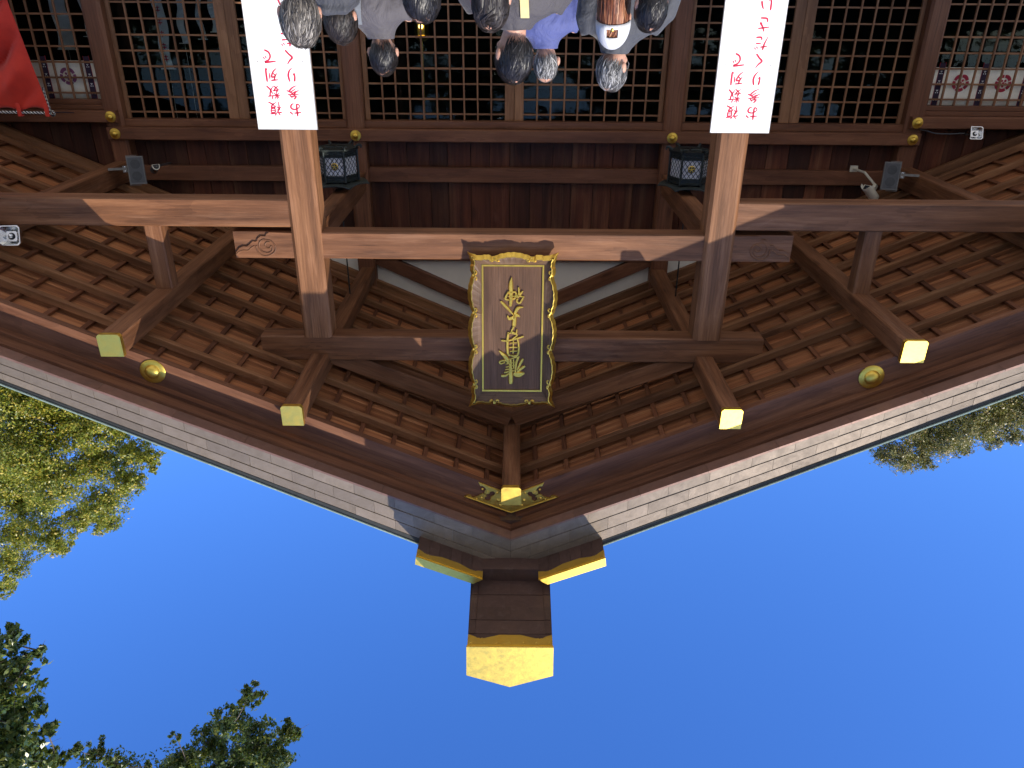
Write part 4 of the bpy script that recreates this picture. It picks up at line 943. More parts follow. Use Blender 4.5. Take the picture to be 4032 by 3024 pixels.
for k, g in rope((5.72, 9.98, 1.285 + H), (7.5, 9.98, 1.31 + H), 130).items(): at_c('rope_strand', g, k)
for x in (5.76, 6.10, 6.62, 7.14):
    at_c('loop_tab', join(box_geo(x - .025, x + .025, 9.955, 9.962, 1.17 + H, 1.315 + H), box_geo(x - .025, x + .025, 9.998, 10.005, 1.20 + H, 1.315 + H), box_geo(x - .025, x + .025, 9.955, 10.005, 1.3155 + H, 1.321 + H)), 'red_cloth', False)
gs = [tube_geo([(5.70 + .03 * math.cos(a) , 9.975 + .02 * math.sin(a * 1.3), 1.285 + H + .03 * math.sin(a)) for a in [q * .6 + o_ for q in range(9)]], .010, 6) for o_ in (0, 2.1, 4.2)]
at_c('rope_knot', gs[0], 'rope_white'); at_c('rope_knot', join(gs[1], gs[2]), 'rope_black')
for k, g in rope((5.735, 10.0, 1.27 + H), (5.77, 10.02, 1.0 + H), 30, 0).items(): at_c('rope_tail', g, k)
v, f = tube_geo([(5.69, 10.0, 1.28 + H), (5.66, 10.2, 1.30 + H), (5.65, 10.38, 1.33 + H)], .006, 6); at_c('tie_cord', (v, f), 'rope_black')

# ------------------------------------------------------------------ white valances with crests behind the outer lattices
def petal(k, r0, r1, n=10):
    a0 = math.pi / 2 + k * 2 * math.pi / 5 - .56; a1 = a0 + 1.12; out = []; inn = []
    for i in range(n + 1):
        t_ = i / n; a = a0 + (a1 - a0) * t_; bul = 1 + .06 * math.sin(math.pi * t_)
        out.append((r1 * bul * math.cos(a), r1 * bul * math.sin(a))); inn.append((r0 * math.cos(a), r0 * math.sin(a)))
    return out + inn[::-1]
def flat(poly, z, th=.0015):
    n = len(poly); return [(x, y, z) for x, y in poly] + [(x, y, z + th) for x, y in poly], [tuple(range(n - 1, -1, -1)), tuple(range(n, 2 * n))] + [(i, (i + 1) % n, n + (i + 1) % n, n + i) for i in range(n)]
def disc(cx, cy, r, n=16): return [(cx + r * math.cos(2 * math.pi * i / n), cy + r * math.sin(2 * math.pi * i / n)) for i in range(n)]
def valance(s, label):
    M = Matrix.Translation((s * 5.3, YW + .035, .725 + H)) @ Matrix.Rotation(math.radians(90), 4, 'X')
    t = thing('crested_valance', label, 'valance', None, 'white crested valances behind the outer lattices', M)
    nu = 120; vs = []; fs = []; W_ = 1.55
    for j in range(5):
        for i in range(nu + 1):
            x = W_ * i / nu; vs.append((s * x, .47 * j / 4, .004 * math.sin(x * 9 + j * .6) * (1 - j / 4)))
    for j in range(4):
        for i in range(nu): a = j * (nu + 1) + i; fs.append((a, a + 1, a + nu + 2, a + nu + 1))
    o = local('cloth', (vs, fs), 'cloth_white', t, M, True); o.modifiers.new('thickness', 'SOLIDIFY').thickness = .002
    for k in range(3):
        cx, cy = s * (.455 + .548 * k), .185
        F = Matrix.Translation((cx, cy, .007))
        cm_ = 'crest_crimson' if s < 0 else 'crest_purple' if k == 0 else 'crest_crimson'
        cr = local('crest', join(*[flat(petal(q, .066, .102), 0) for q in range(5)], flat(disc(0, 0, .016), 0), *[flat(disc(.036 * math.cos(q * 1.2566 + 1.57), .036 * math.sin(q * 1.2566 + 1.57), .0155), 0) for q in range(5)]), cm_, t, M, L=F)
        sx = s * (.175 + .558 * k)
        local('stripe', box_geo(sx - .036, sx + .036, -.05, .472, .006, .0075), 'cloth_stripe', t, M)
        for e_ in (-1, 1): local('stripe_lining', box_geo(sx + e_ * .0365 - .004, sx + e_ * .0365 + .004, -.058, .471, .0045, .0058), 'cloth_lining', t, M)
        gs = []
        for m_ in range(3):
            yy = .06 + m_ * .115
            for a in (-.5, 0, .5): gs.append(flat([(sx + .026 * math.sin(a) - .004, yy - .022 * math.cos(a)), (sx + .026 * math.sin(a) + .004, yy - .022 * math.cos(a)), (sx + .002, yy), (sx - .002, yy)], .008, .0006))
            gs.append(flat(disc(sx - .012, yy + .014, .007, 8), .008, .0006)); gs.append(flat(disc(sx + .012, yy + .014, .007, 8), .008, .0006))
        gs += [flat([(sx + q - .008, .395), (sx + q + .008, .395), (sx + q + .008, .401), (sx + q - .008, .401)], .008, .0006) for q in (-.018, .018)]
        local('stripe_print', join(*gs), 'paper', t, M)
valance(-1, 'white valance with crimson five-petal crests behind the lattice under the floodlight cable')
valance(1, 'white valance with a crest behind the lattice beside the red curtain')

# ------------------------------------------------------------------ paper streamers inside the hall
for i, (x, y, z0, z1, w, lab) in enumerate(((4.72, 11.3, -.2, .86, .07, 'white paper streamer with red marks hanging inside behind the side lattice'),
        (4.52, 11.5, -.2, .55, .045, 'narrow white paper strip hanging inside next to the marked streamer'),
        (4.30, 11.6, -.2, .50, .035, 'short pale paper strip hanging inside nearer the porch pillar'),
        (4.02, 11.4, -.2, .40, .06, 'broad pale paper strip hanging inside nearest the porch pillar'),
        (5.98, 11.2, -.2, .62, .11, 'wide white cloth streamer hanging inside beyond the corner post'),
        (5.66, 11.2, -.2, .46, .05, 'pointed white paper streamer hanging inside beyond the corner post'))):
    M = Matrix.Translation((x, y, z0 + H)); t = thing('paper_streamer', lab, 'streamer', None, 'paper streamers inside the hall', M)
    n = 14; vs = []; fs = []; hgt = z1 - z0
    for j in range(n + 1):
        zz = hgt * j / n; ww = w * (1 - .75 * (j / n) ** 2 if i == 5 else 1); dx = .02 * math.sin(j * .7 + i)
        vs += [(-ww + dx, .012 * math.sin(j * .9), zz), (ww + dx, -.012 * math.sin(j * .9), zz)]
    for j in range(n): fs.append((2 * j, 2 * j + 1, 2 * j + 3, 2 * j + 2))
    o = local('paper_strip', (vs, fs), 'paper', t, M); o.modifiers.new('thickness', 'SOLIDIFY').thickness = .0015
    local('top_bar', box_geo(-w - .03, w + .03, -.006, .006, hgt, hgt + .012), 'paper', t, M)
    v, f = tube_geo([(0, 0, hgt + .012), (0, 0, 1.66 - z0)], .003, 5); local('thread', (v, f), 'rope_white', t, M)
    if i == 0:
        gs = []
        for q in range(6):
            zz = hgt - .12 - q * .15
            gs.append(join(box_geo(-.03, .03, -.022, -.020, zz, zz + .012), box_geo(-.005, .005, -.022, -.020, zz - .05, zz + .03), box_geo(-.028, .028, -.022, -.020, zz - .035, zz - .025)))
        local('red_marks', join(*gs), 'sign_red', t, M)
def lamp_glow():
    k = NT('lamp_glow'); k.b.inputs['Base Color'].default_value = (.9, .6, .2, 1); k.b.inputs['Emission Color'].default_value = (1, .62, .18, 1); k.b.inputs['Emission Strength'].default_value = 5
lamp_glow()
LM = Matrix.Translation((1.43, 13.0, .24 + H)); t = thing('altar_lantern', 'small lit gold lantern hanging inside behind the middle lattice', 'lantern', None, M=LM)
local('body', hexloft([(.09, 0), (.11, .02), (.11, .24), (.14, .26), (.05, .33)]), 'gold_trim', t, LM);
v, f = lathe_geo([(.004, .08), (.03, .10), (.035, .12), (.03, .14), (.004, .16)], 12, 'Z', (0, -.115, 0)); local('bulb', (v, f), 'lamp_glow', t, LM, True)
v, f = tube_geo([(0, 0, .32), (0, 0, 1.42)], .006, 6); local('chain', (v, f), 'gold_trim', t, LM)

# ------------------------------------------------------------------ visitors
def loft_geo(rings, seg=20):
    vs = []; fs = []
    for z, rx, ry, cy in rings:
        for j in range(seg):
            a = 2 * math.pi * j / seg; vs.append((rx * math.cos(a), cy + ry * math.sin(a), z))
    for i in range(len(rings) - 1):
        for j in range(seg): fs.append((i * seg + j, i * seg + (j + 1) % seg, (i + 1) * seg + (j + 1) % seg, (i + 1) * seg + j))
    fs += [tuple(range(seg - 1, -1, -1)), tuple(range((len(rings) - 1) * seg, len(rings) * seg))]
    return vs, fs
def ball(c, r, seg=12):
    rows = []
    vs = []; fs = []; n = 8
    for i in range(n + 1):
        th = math.pi * i / n
        for j in range(seg):
            a = 2 * math.pi * j / seg; vs.append((c[0] + r[0] * max(.02, math.sin(th)) * math.cos(a), c[1] + r[1] * max(.02, math.sin(th)) * math.sin(a), c[2] - r[2] * math.cos(th)))
    for i in range(n):
        for j in range(seg): fs.append((i * seg + j, i * seg + (j + 1) % seg, (i + 1) * seg + (j + 1) % seg, (i + 1) * seg + j))
    fs += [tuple(range(seg - 1, -1, -1)), tuple(range(n * seg, (n + 1) * seg))]
    return vs, fs
HEAD = [(1.458, .030, .040, .045), (1.475, .048, .060, .032), (1.50, .060, .077, .018), (1.535, .068, .088, .008), (1.58, .075, .096, 0), (1.625, .074, .095, -.004), (1.665, .060, .077, -.006), (1.69, .034, .044, -.006), (1.70, .006, .008, -.006)]
HC = Vector((0, -.004, 1.582))
def head_geo():
    g = [loft_geo(HEAD, 24), ball((0, .098, 1.548), (.014, .020, .020)), ball((0, .088, 1.575), (.010, .016, .030)), ball((0, .086, 1.508), (.026, .012, .010)), ball((0, .075, 1.475), (.022, .020, .016))]
    for s in (1, -1):
        g += [ball((s * .084, -.006, 1.560), (.014, .021, .033)), ball((s * .030, .084, 1.578), (.013, .008, .008)), ball((s * .032, .088, 1.598), (.020, .008, .006)), ball((s * .045, .062, 1.54), (.022, .022, .02))]
    return g
def arm_pts(s): return [(s * .165, 0, 1.372), (s * .205, -.015, 1.28), (s * .232, -.02, 1.10), (s * .235, .03, .98), (s * .215, .09, .865)]
def hand_geo(s):
    w = Vector((s * .215, .09, .865)); d = Vector((-.05 * s, .18, -.95)).normalized(); side = Vector((-s * .25, .96, .2)).normalized(); nrm = d.cross(side)
    g = [tube_geo([w - d * .02, w + d * .04, w + d * .09], [.026, .034, .034], 10, flat=.55)]
    for i, L in enumerate((.062, .074, .080, .070)):
        b = w + d * .085 + side * (-.030 + .0215 * (3 - i)) ; spread = side * (-.012 + .009 * (3 - i))
        g.append(tube_geo([b - d * .02, b + (d + spread) * L * .4, b + (d + spread) * L * .75 + nrm * .010 * s, b + (d + spread) * L + nrm * .024 * s], [.0095, .0092, .0085, .007], 8))
    b = w + d * .025 + side * .026
    g.append(tube_geo([b - side * .012, b + side * .022 + d * .02, b + side * .030 + d * .052], [.012, .011, .008], 8)); return g
def sphere_dir(rs):
    v = rs.normal(size=3); return v / np.linalg.norm(v)
WH = np.array((.12, -.62, .78)); WH /= np.linalg.norm(WH)
def hair_ok(d, low):
    if d[1] > .30 and d[2] < .50: return False
    if d[2] < low + (.58 if abs(d[0]) > .66 and d[1] > -.38 else 0): return False
    return True
def hair_geo(rs, n, style, low=-.62, thick=1.0, length=.0):
    R = np.array((.081, .102, .114)) * (1.0 + .035 * thick); C = np.array(HC)
    vs = []; fs = []
    # scalp shell
    N, S = 14, 28; idx = {}
    for i in range(N + 1):
        th = math.pi * i / N
        for j in range(S):
            a = 2 * math.pi * j / S; d = np.array((math.sin(th) * math.cos(a), math.sin(th) * math.sin(a), math.cos(th)))
            idx[i, j] = len(vs); vs.append(tuple(C + d * R * .985))
    for i in range(N):
        for j in range(S):
            th = math.pi * (i + .5) / N; a = 2 * math.pi * (j + .5) / S; d = np.array((math.sin(th) * math.cos(a), math.sin(th) * math.sin(a), math.cos(th)))
            if hair_ok(d, low): fs.append((idx[i, j], idx[i, (j + 1) % S], idx[i + 1, (j + 1) % S], idx[i + 1, j]))
    swirl = rs.choice([-1, 1]) * .55
    def flow(dd, jit, sw_k):
        f = dd - WH; f = f - dd * f.dot(dd); q = np.linalg.norm(f); f = f / (q + 1e-6)
        sw = np.cross(dd, WH); sw = sw / (np.linalg.norm(sw) + 1e-6)
        g = np.array((0, -.10, -1.0)); g = g - dd * g.dot(dd)
        mv = f * .9 + sw * swirl * max(0, 1.1 - q) * sw_k + g * .55 + jit; mv = mv - dd * mv.dot(dd); return mv / (np.linalg.norm(mv) + 1e-6)
    per = 14; locks = max(1, int(n * .72) // per); done = 0; seg = 5
    while done < locks:
        d = sphere_dir(rs)
        if not hair_ok(d, low + .12): continue
        done += 1
        ljit = rs.normal(size=3) * .38; lL = rs.uniform(.30, .62) if style != 'long' else rs.uniform(.4, .65); llift = rs.uniform(0, .10) * thick; lw = rs.uniform(.10, .22)
        for q_ in range(per):
            dd = d + rs.normal(size=3) * lw; dd /= np.linalg.norm(dd)
            if not hair_ok(dd, low + .04): continue
            fly = rs.random() < .05
            L = lL * rs.uniform(.7, 1.2); w0 = rs.uniform(.0012, .0030); lift = llift * rs.uniform(.5, 1.2) + (.06 * rs.random() if fly else 0); jit = ljit + rs.normal(size=3) * (.5 if fly else .16)
            pts = []; down = False; P = None
            for k in range(seg + 1):
                t = k / seg
                if not down: P = C + dd * R * (1.0 + lift * (.25 + 1.1 * t - .9 * t * t) + (.05 * t * t if fly else 0))
                pts.append((P.copy(), dd.copy()))
                dd = dd + flow(dd, jit, 1) * L / seg * 1.3 + (d - dd) * .04 * t; dd /= np.linalg.norm(dd)
                if style == 'long' and dd[2] < -.12 and dd[1] < .35: down = True
                if down: P = P + np.array((rs.normal() * .004 - P[0] * .03, rs.normal() * .004, -length / seg * rs.uniform(.8, 1.2)))
            base = len(vs)
            for k, (p, dn) in enumerate(pts):
                t = k / seg; nx = pts[min(k + 1, seg)][0] - pts[max(k - 1, 0)][0]; sd = np.cross(nx, dn + jit * .5); sd /= np.linalg.norm(sd) + 1e-9
                w = w0 * (1 - .75 * t ** 2) * (1.5 if style == 'long' else 1)
                vs += [tuple(p - sd * w), tuple(p + sd * w)]
            for k in range(seg): fs.append((base + 2 * k, base + 2 * k + 1, base + 2 * k + 3, base + 2 * k + 2))
    return vs, fs
def remesh(o, vox, sm=4, folds=0):
    m = o.modifiers.new('skin', 'REMESH'); m.mode = 'VOXEL'; m.voxel_size = vox; m.use_smooth_shade = True
    s = o.modifiers.new('smooth', 'SMOOTH'); s.iterations = sm; s.factor = .5
    if folds:
        if 'folds' not in bpy.data.textures:
            tx = bpy.data.textures.new('folds', 'CLOUDS'); tx.noise_scale = .16; tx.noise_depth = 3
        d = o.modifiers.new('folds', 'DISPLACE'); d.texture = bpy.data.textures['folds']; d.strength = folds; d.mid_level = .5
def raw(name, geo, mat, parent, M, smooth=True):
    me = bpy.data.meshes.new(name); me.from_pydata([tuple(v) for v in geo[0]], [], geo[1]); me.materials.append(MATS[mat])
    if smooth: me.polygons.foreach_set('use_smooth', [True] * len(me.polygons))
    o = bpy.data.objects.new(name, me); return place(o, parent, M)
def person(head, gz, label, jacket, hairmat, sh=0.0, bow=.05, yaw=0, hair_n=3200, style='short', length=0, low=-.62, thick=1.0, hood=None, cap=False, strap=None, trousers='trousers_dark', wide=1.0, collar=0.0, glasses=False, pitch=14, seed=1):
    rs = np.random.default_rng(seed)
    s = (head[2] - gz) / 1.602
    base = Vector((head[0] - sh * s, head[1] - bow * s, gz))
    M = Matrix.Translation(base) @ Matrix.Scale(s, 4)
    t = thing('person', label, 'person', None, 'visitors seen from behind', M)
    def bend(v):
        x, y, z = v
        if z > .9: k = min(1.0, (z - .9) / .62) ** 1.25; x += sh * k; y += bow * k
        return (x, y, z)
    Ry = Matrix.Rotation(math.radians(yaw), 3, 'Z') @ Matrix.Rotation(math.radians(-pitch), 3, 'X')
    def turn(v):
        q = Ry @ (Vector(v) - HC) + HC; return tuple(q)
    def B(*gs): g = join(*gs); return [bend(v) for v in g[0]], g[1]
    hg = join(*head_geo()); hg = ([turn(v) for v in hg[0]], hg[1])
    limbs = []
    for q in (1, -1):
        limbs += [tube_geo(arm_pts(q), [.050, .047, .038, .035, .026], 10)] + hand_geo(q)
        limbs += [tube_geo([(q * .085, 0, .90), (q * .09, .01, .68), (q * .092, .015, .47), (q * .092, -.01, .25), (q * .092, -.025, .07)], [.088, .078, .056, .052, .038], 12), tube_geo([(q * .092, -.045, .045), (q * .096, .05, .04), (q * .10, .15, .03)], [.040, .042, .028], 10)]
    body = raw('body', B(hg, loft_geo([(.82, .15, .11, 0), (.93, .162, .118, 0), (1.06, .142, .102, 0), (1.2, .158, .112, 0), (1.32, .172, .108, 0), (1.385, .15, .085, 0), (1.42, .085, .065, 0)]), tube_geo([(0, -.012, 1.36), (0, 0, 1.44), (0, .012, 1.52)], [.066, .056, .056], 14), *limbs), 'skin', t, M)
    remesh(body, .0078, 3)
    # jacket with sleeves and collar, trousers, shoes
    w = wide
    tor = [(.72, .185 * w, .145, 0), (.80, .195 * w, .152, 0), (.95, .192 * w, .15, 0), (1.10, .192 * w, .146, 0), (1.24, .205 * w, .145, 0), (1.33, .208 * w, .135, -.005), (1.385, .172 * w, .115, -.006), (1.42, .115, .092, -.004), (1.45 + collar, .078, .076, .004)]
    sl = [tube_geo([(q * .150 * w, 0, 1.358)] + [(x * (w if i < 2 else 1), y, z) for i, (x, y, z) in enumerate(arm_pts(q)[1:])], [.074, .070, .060, .055, .048], 14) for q in (1, -1)]
    cl = [tube_geo([(.073 * math.cos(a), .004 + .074 * math.sin(a), 1.445 + collar) for a in [2 * math.pi * i / 16 for i in range(17)]], .016, 8)]
    jk = raw('jacket', B(loft_geo(tor, 28), *sl, *cl), jacket, t, M); remesh(jk, .0135, 2, .022)
    if hood:
        hd = raw('hood', B(ball((0, -.10, 1.44), (.125, .062, .085), 18), tube_geo([(.10 * math.cos(a), -.01 + .085 * math.sin(a), 1.46 + .02 * math.sin(a)) for a in [math.pi * (.95 + 1.1 * i / 12) for i in range(13)]], .034, 10), tube_geo([(-.10, -.03, 1.48), (-.05, -.115, 1.53), (.05, -.115, 1.53), (.10, -.03, 1.48)], .030, 10)), hood, t, M)
        remesh(hd, .011, 3, .02)
    tr = [loft_geo([(.80, .165, .125, 0), (.90, .17, .13, 0), (.98, .16, .12, 0)])]
    for q in (1, -1): tr.append(tube_geo([(q * .085, 0, .90), (q * .092, .01, .68), (q * .094, .015, .47), (q * .094, -.005, .25), (q * .094, -.015, .07)], [.100, .092, .076, .070, .066], 14))
    remesh(raw('trousers', join(*tr), trousers, t, M), .018, 3, .012)
    for q in (1, -1):
        sh_ = raw('shoe', join(tube_geo([(q * .092, -.075, .05), (q * .093, -.03, .055), (q * .098, .08, .048), (q * .103, .185, .03)], [.034, .047, .046, .028], 12)), 'shoe_dark', t, M); remesh(sh_, .012, 2)
    # hair
    g = hair_geo(rs, hair_n, style, low, thick, length); g = ([bend(turn(v)) for v in g[0]], g[1])
    hr = raw('hair', g, hairmat, t, M, False)
    for q in (1, -1):
        raw('eye', ([bend(turn(v)) for v in ball((q * .030, .089, 1.578), (.010, .006, .006))[0]], ball((0, 0, 0), (1, 1, 1))[1]), 'eye_dark', body, M)
    if cap:
        C = np.array(HC); R = np.array((.080, .101, .117)) * 1.13; vs = []; fs = []; N, S = 10, 36
        for i in range(N + 1):
            th = (math.pi / 2 + .12) * i / N
            for j in range(S):
                a = 2 * math.pi * j / S; d = np.array((math.sin(th) * math.cos(a), math.sin(th) * math.sin(a), math.cos(th) * 1.02)); vs.append(bend(turn(tuple(C + d * R + np.array((0, -.01 * math.sin(a) * 0, .004))))))
        for i in range(N):
            for j in range(S):
                th = (math.pi / 2 + .12) * (i + .5) / N; a = 2 * math.pi * (j + .5) / S
                dz, dx = math.cos(th), math.sin(th) * math.cos(a)
                if math.sin(a) < 0 and (dx / .42) ** 2 + ((dz - .10) / .33) ** 2 < 1 and dz > .10: continue      # strap opening at the back
                fs.append((i * S + j, i * S + (j + 1) % S, (i + 1) * S + (j + 1) % S, (i + 1) * S + j))
        o = raw('cap', (vs, fs), 'cap_white', t, M); o.modifiers.new('thickness', 'SOLIDIFY').thickness = .006
        pk = [bend(turn((.085 * math.cos(a) * 1.0, HC.y + .10 * math.sin(a) + (0 if k == 0 else .075 * math.sin(a)), HC.z + .005 - .02 * k))) for k in (0, 1) for a in [math.pi * (.15 + .7 * i / 12) for i in range(13)]]
        o2 = raw('peak', (pk, [(i, i + 1, 14 + i, 13 + i) for i in range(12)]), 'cap_white', o, M); o2.modifiers.new('thickness', 'SOLIDIFY').thickness = .005
        v, f = ball((0, HC.y - .116, HC.z + .010), (.010, .006, .012)); raw('buckle', ([bend(turn(q)) for q in v], f), 'gold_trim', o, M)
    if strap:
        mat, x0, x1, wd = strap; pts = []
        for i in range(15):
            u = i / 14; z = 1.405 - .62 * u; x = x0 + (x1 - x0) * u
            ry = np.interp(z, [.8, .95, 1.1, 1.24, 1.33, 1.385, 1.42], [.152, .15, .146, .145, .14, .122, .10]); rx = np.interp(z, [.8, .95, 1.1, 1.24, 1.33, 1.385, 1.42], [.195, .192, .192, .205, .208, .172, .13]) * w
            y = -ry * math.sqrt(max(.05, 1 - (x / rx) ** 2)) - .012
            pts.append((x, y, z))
        vs = []; fs = []
        for (x, y, z) in pts: vs += [bend((x - wd, y, z)), bend((x + wd, y, z)), bend((x + wd, y - .004, z)), bend((x - wd, y - .004, z))]
        for i in range(14):
            for j in range(4): fs.append((i * 4 + j, i * 4 + (j + 1) % 4, (i + 1) * 4 + (j + 1) % 4, (i + 1) * 4 + j))
        fs += [(3, 2, 1, 0), (56, 57, 58, 59)]
        raw('bag_strap', (vs, fs), mat, t, M, False)
    if glasses:
        gs = []
        for q in (1, -1):
            gs.append(tube_geo([(q * .03 + .022 * math.cos(a), .104, 1.575 + .017 * math.sin(a)) for a in [2 * math.pi * i / 12 for i in range(13)]], .0018, 5)); gs.append(tube_geo([(q * .052, .102, 1.58), (q * .078, .05, 1.582), (q * .083, -.01, 1.58)], .0018, 5))
        g = join(*gs); raw('eyeglasses', ([bend(turn(v)) for v in g[0]], g[1]), 'eyeglass_frame', t, M)
    return t
def along(p, y): k = y / p[1]; return (p[0] * k, y, p[2] * k + H)
person(along((1.001, 3.971, .101), 3.85), .016, 'visitor with tousled grey-brown hair and a blue jacket in front of the sign board', 'jacket_navy', 'hair_salt', 0, .04, -12, 4500, thick=1.5, collar=.03, seed=3)
person(along((.914, 4.463, .117), 4.40), .166, 'visitor in a grey hooded jacket with loose dark hair beside the sign board', 'hood_grey', 'hair_brownblack', 0, .03, 10, 3300, 'short', thick=1.6, hood='hood_grey', seed=4)
person(along((.794, 5.058, .324), 5.05), .316, 'man with short black hair in a lilac-grey jacket with a dark shoulder strap', 'jacket_grey', 'hair_black', -.10, .05, 0, 3000, low=-.5, strap=('strap_grey', .10, -.08, .022), collar=.03, seed=5)
person(along((.422, 3.905, .004), 3.85), .016, 'visitor of whom only the crown of black hair shows between the grey jackets', 'jacket_black', 'hair_black', 0, .02, 15, 3300, seed=6)
person(along((.113, 3.974, .033), 3.85), .016, 'woman with long straight dark hair in front of the lilac-grey jacket', 'jacket_black', 'hair_brownblack', .02, .02, 0, 4500, 'long', .30, low=-.7, thick=1.1, seed=7)
person(along((.003, 4.053, .27), 4.18), .166, 'man with glossy black hair in a dark grey jacket with a pale yellow strap', 'jacket_slate', 'hair_black', 0.02, .05, -25, 3600, thick=1.1, low=-.62, strap=('strap_yellow', -.045, .02, .020), wide=1.08, seed=8)
person(along((-.219, 5.808, .415), 5.80), .316, 'man with cropped greying hair in a bright blue jacket', 'jacket_blue', 'hair_grey', -.07, .03, 5, 3000, low=-.35, thick=.5, wide=1.08, collar=.03, seed=9)
person(along((-.506, 4.374, .111), 4.36), .166, 'woman with long red-brown hair in a white baseball cap', 'jacket_cream', 'hair_red', 0, .03, 8, 4500, 'long', .32, low=-.7, thick=1.1, cap=True, seed=10)
person(along((-.571, 4.859, .382), 4.95), .316, 'grey-haired man with eyeglasses in a charcoal jacket', 'jacket_charcoal', 'hair_grey', .12, .05, 38, 3600, low=-.5, thick=.9, glasses=True, collar=.035, wide=1.05, seed=11)
person(along((-.645, 4.076, .048), 4.2), .166, 'visitor with short glossy black hair next to the white cap', 'jacket_black', 'hair_black', 0, .03, -15, 3900, thick=1.1, seed=12)

# ------------------------------------------------------------------ trees
def leaves(clumps, dens, size, seed, droop=0.0, shell=.5, aspect=.45):
    rs = np.random.default_rng(seed); P = []; Nn = []
    for cx, cy, cz, r in clumps:
        n = int(dens * r ** 2); m = max(5, n // 26)
        d = rs.normal(size=(m, 3)); d /= np.linalg.norm(d, axis=1)[:, None]
        rad = r * rs.random(m) ** shell * rs.uniform(.75, 1.15, m)
        sub = d * rad[:, None] * np.array((1, 1, .85))
        k = rs.integers(0, m, n); tw = rs.normal(size=(n, 3)) * r * .105 * np.array((1, 1, .7))
        tw[:, 2] -= droop * rs.random(n) * r
        P.append(np.array((cx, cy, cz)) + sub[k] + tw); Nn.append(d[k] * .75 + np.array((0, 0, .35)) + rs.normal(size=(n, 3)) * .5)
    P = np.concatenate(P); n = len(P); nn = np.concatenate(Nn); nn /= np.linalg.norm(nn, axis=1)[:, None]
    a = rs.normal(size=(n, 3)); a[:, 2] -= .5 + droop; a -= nn * (a * nn).sum(1)[:, None]; a /= np.linalg.norm(a, axis=1)[:, None] + 1e-9
    b = np.cross(nn, a)
    L = size * rs.uniform(.65, 1.25, n)[:, None]; W = L * aspect
    V = np.empty((n, 4, 3)); V[:, 0] = P - a * L / 2; V[:, 1] = P + b * W / 2 + nn * W * .18; V[:, 2] = P + a * L / 2; V[:, 3] = P - b * W / 2 + nn * W * .18
    me = bpy.data.meshes.new('leaves'); me.vertices.add(4 * n); me.vertices.foreach_set('co', V.astype(np.float32).ravel())
    me.loops.add(4 * n); me.loops.foreach_set('vertex_index', np.arange(4 * n, dtype=np.int32)); me.polygons.add(n)
    me.polygons.foreach_set('loop_start', np.arange(0, 4 * n, 4, dtype=np.int32)); me.update(calc_edges=True); return me
def tree(name, label, base, top, clumps, mat, dens, size, seed, bark='bark', r0=.3, droop=0, shell=.5, aspect=.45, group=None, cat='tree', limbr=.06):
    rs = np.random.default_rng(seed + 100)
    t = thing(name, label, cat, base, group); M = WORLD[t.name]; B_ = Vector(base)
    T = Vector(top); pts = [B_ + (T - B_) * u + Vector((math.sin(u * 5 + seed), math.cos(u * 4 + seed), 0)) * .35 * math.sin(math.pi * u) for u in [i / 9 for i in range(10)]]
    rad = [r0 * (1.25 if i == 0 else 1 - .75 * i / 9) for i in range(10)]
    v, f = tube_geo(pts, rad, 10); local('trunk', ([tuple(Vector(q) - B_) for q in v], f), bark, t, M, True)
    nodes = [(pts[i], rad[i] * .6) for i in range(4, 10)]; todo = [(Vector(c[:3]), c[3]) for c in clumps]
    while todo:
        best = min(((p - c0).length, ni, ci) for ni, (p, _) in enumerate(nodes) for ci, (c0, _) in enumerate(todo))
        p, pr = nodes[best[1]]; c0, cr = todo.pop(best[2]); lr = max(.012, min(pr * .72, limbr * (cr + .6)))
        mid = p.lerp(c0, .5) + Vector((rs.normal() * .12, rs.normal() * .12, .10)) * (c0 - p).length
        v, f = tube_geo(smooth_pts([tuple(p), tuple(mid), tuple(c0)], 4), list(np.linspace(lr, lr * .6, 9)), 7); local('limb', ([tuple(Vector(q) - B_) for q in v], f), bark, t, M, True)
        gs = []
        for q in range(6):
            e_ = c0 + Vector(rs.normal(size=3)) * cr * .5; gs.append(tube_geo([tuple(c0), tuple(c0.lerp(e_, .5) + Vector((0, 0, .06 * cr))), tuple(e_)], [lr * .4, lr * .25, lr * .1], 5))
        g = join(*gs); local('twigs', ([tuple(Vector(q) - B_) for q in g[0]], g[1]), bark, t, M)['kind'] = 'stuff'
        nodes.append((c0, lr * .6))
    me = leaves(clumps, dens, size, seed, droop, shell, aspect); me.transform(Matrix.Translation(-B_)); me.materials.append(MATS[mat])
    o = bpy.data.objects.new('crown', me); place(o, t, M); o['kind'] = 'stuff'
    return t
CAMPHOR = [(18.97, 26, 15.68, 1.6), (18.14, 27, 16.64, 1.49), (18.45, 25, 17.15, 1.41), (16.72, 26, 16.69, 1.08), (16.75, 26.5, 18.5, 1.2), (17.72, 25, 18.4, 1.26), (16.81, 26, 20.2, 1.0), (17.74, 26, 20.9, 0.77), (15.24, 26.5, 18.04, 0.75), (14.34, 26, 17.83, 0.5), (15.42, 26, 19.05, 0.75), (20.24, 26.5, 20.58, 1.16), (20.71, 26, 21.88, 0.88), (18.97, 25.5, 21.48, 0.85), (21.52, 26, 23.37, 0.89), (19.1, 26, 22.48, 0.5), (22.09, 26, 24.66, 0.51), (17.16, 26.5, 21.51, 0.6), (20.86, 26.8, 19.4, 1.54), (15.81, 26.6, 17.03, 0.7), (14.38, 26.2, 18.5, 0.3), (19.5, 26.5, 14.2, 1.7), (21.8, 26.5, 17.5, 1.7), (17.2, 26.5, 14.8, 1.4), (22.8, 26, 21.5, 1.3), (20.8, 27, 12.6, 1.6)]
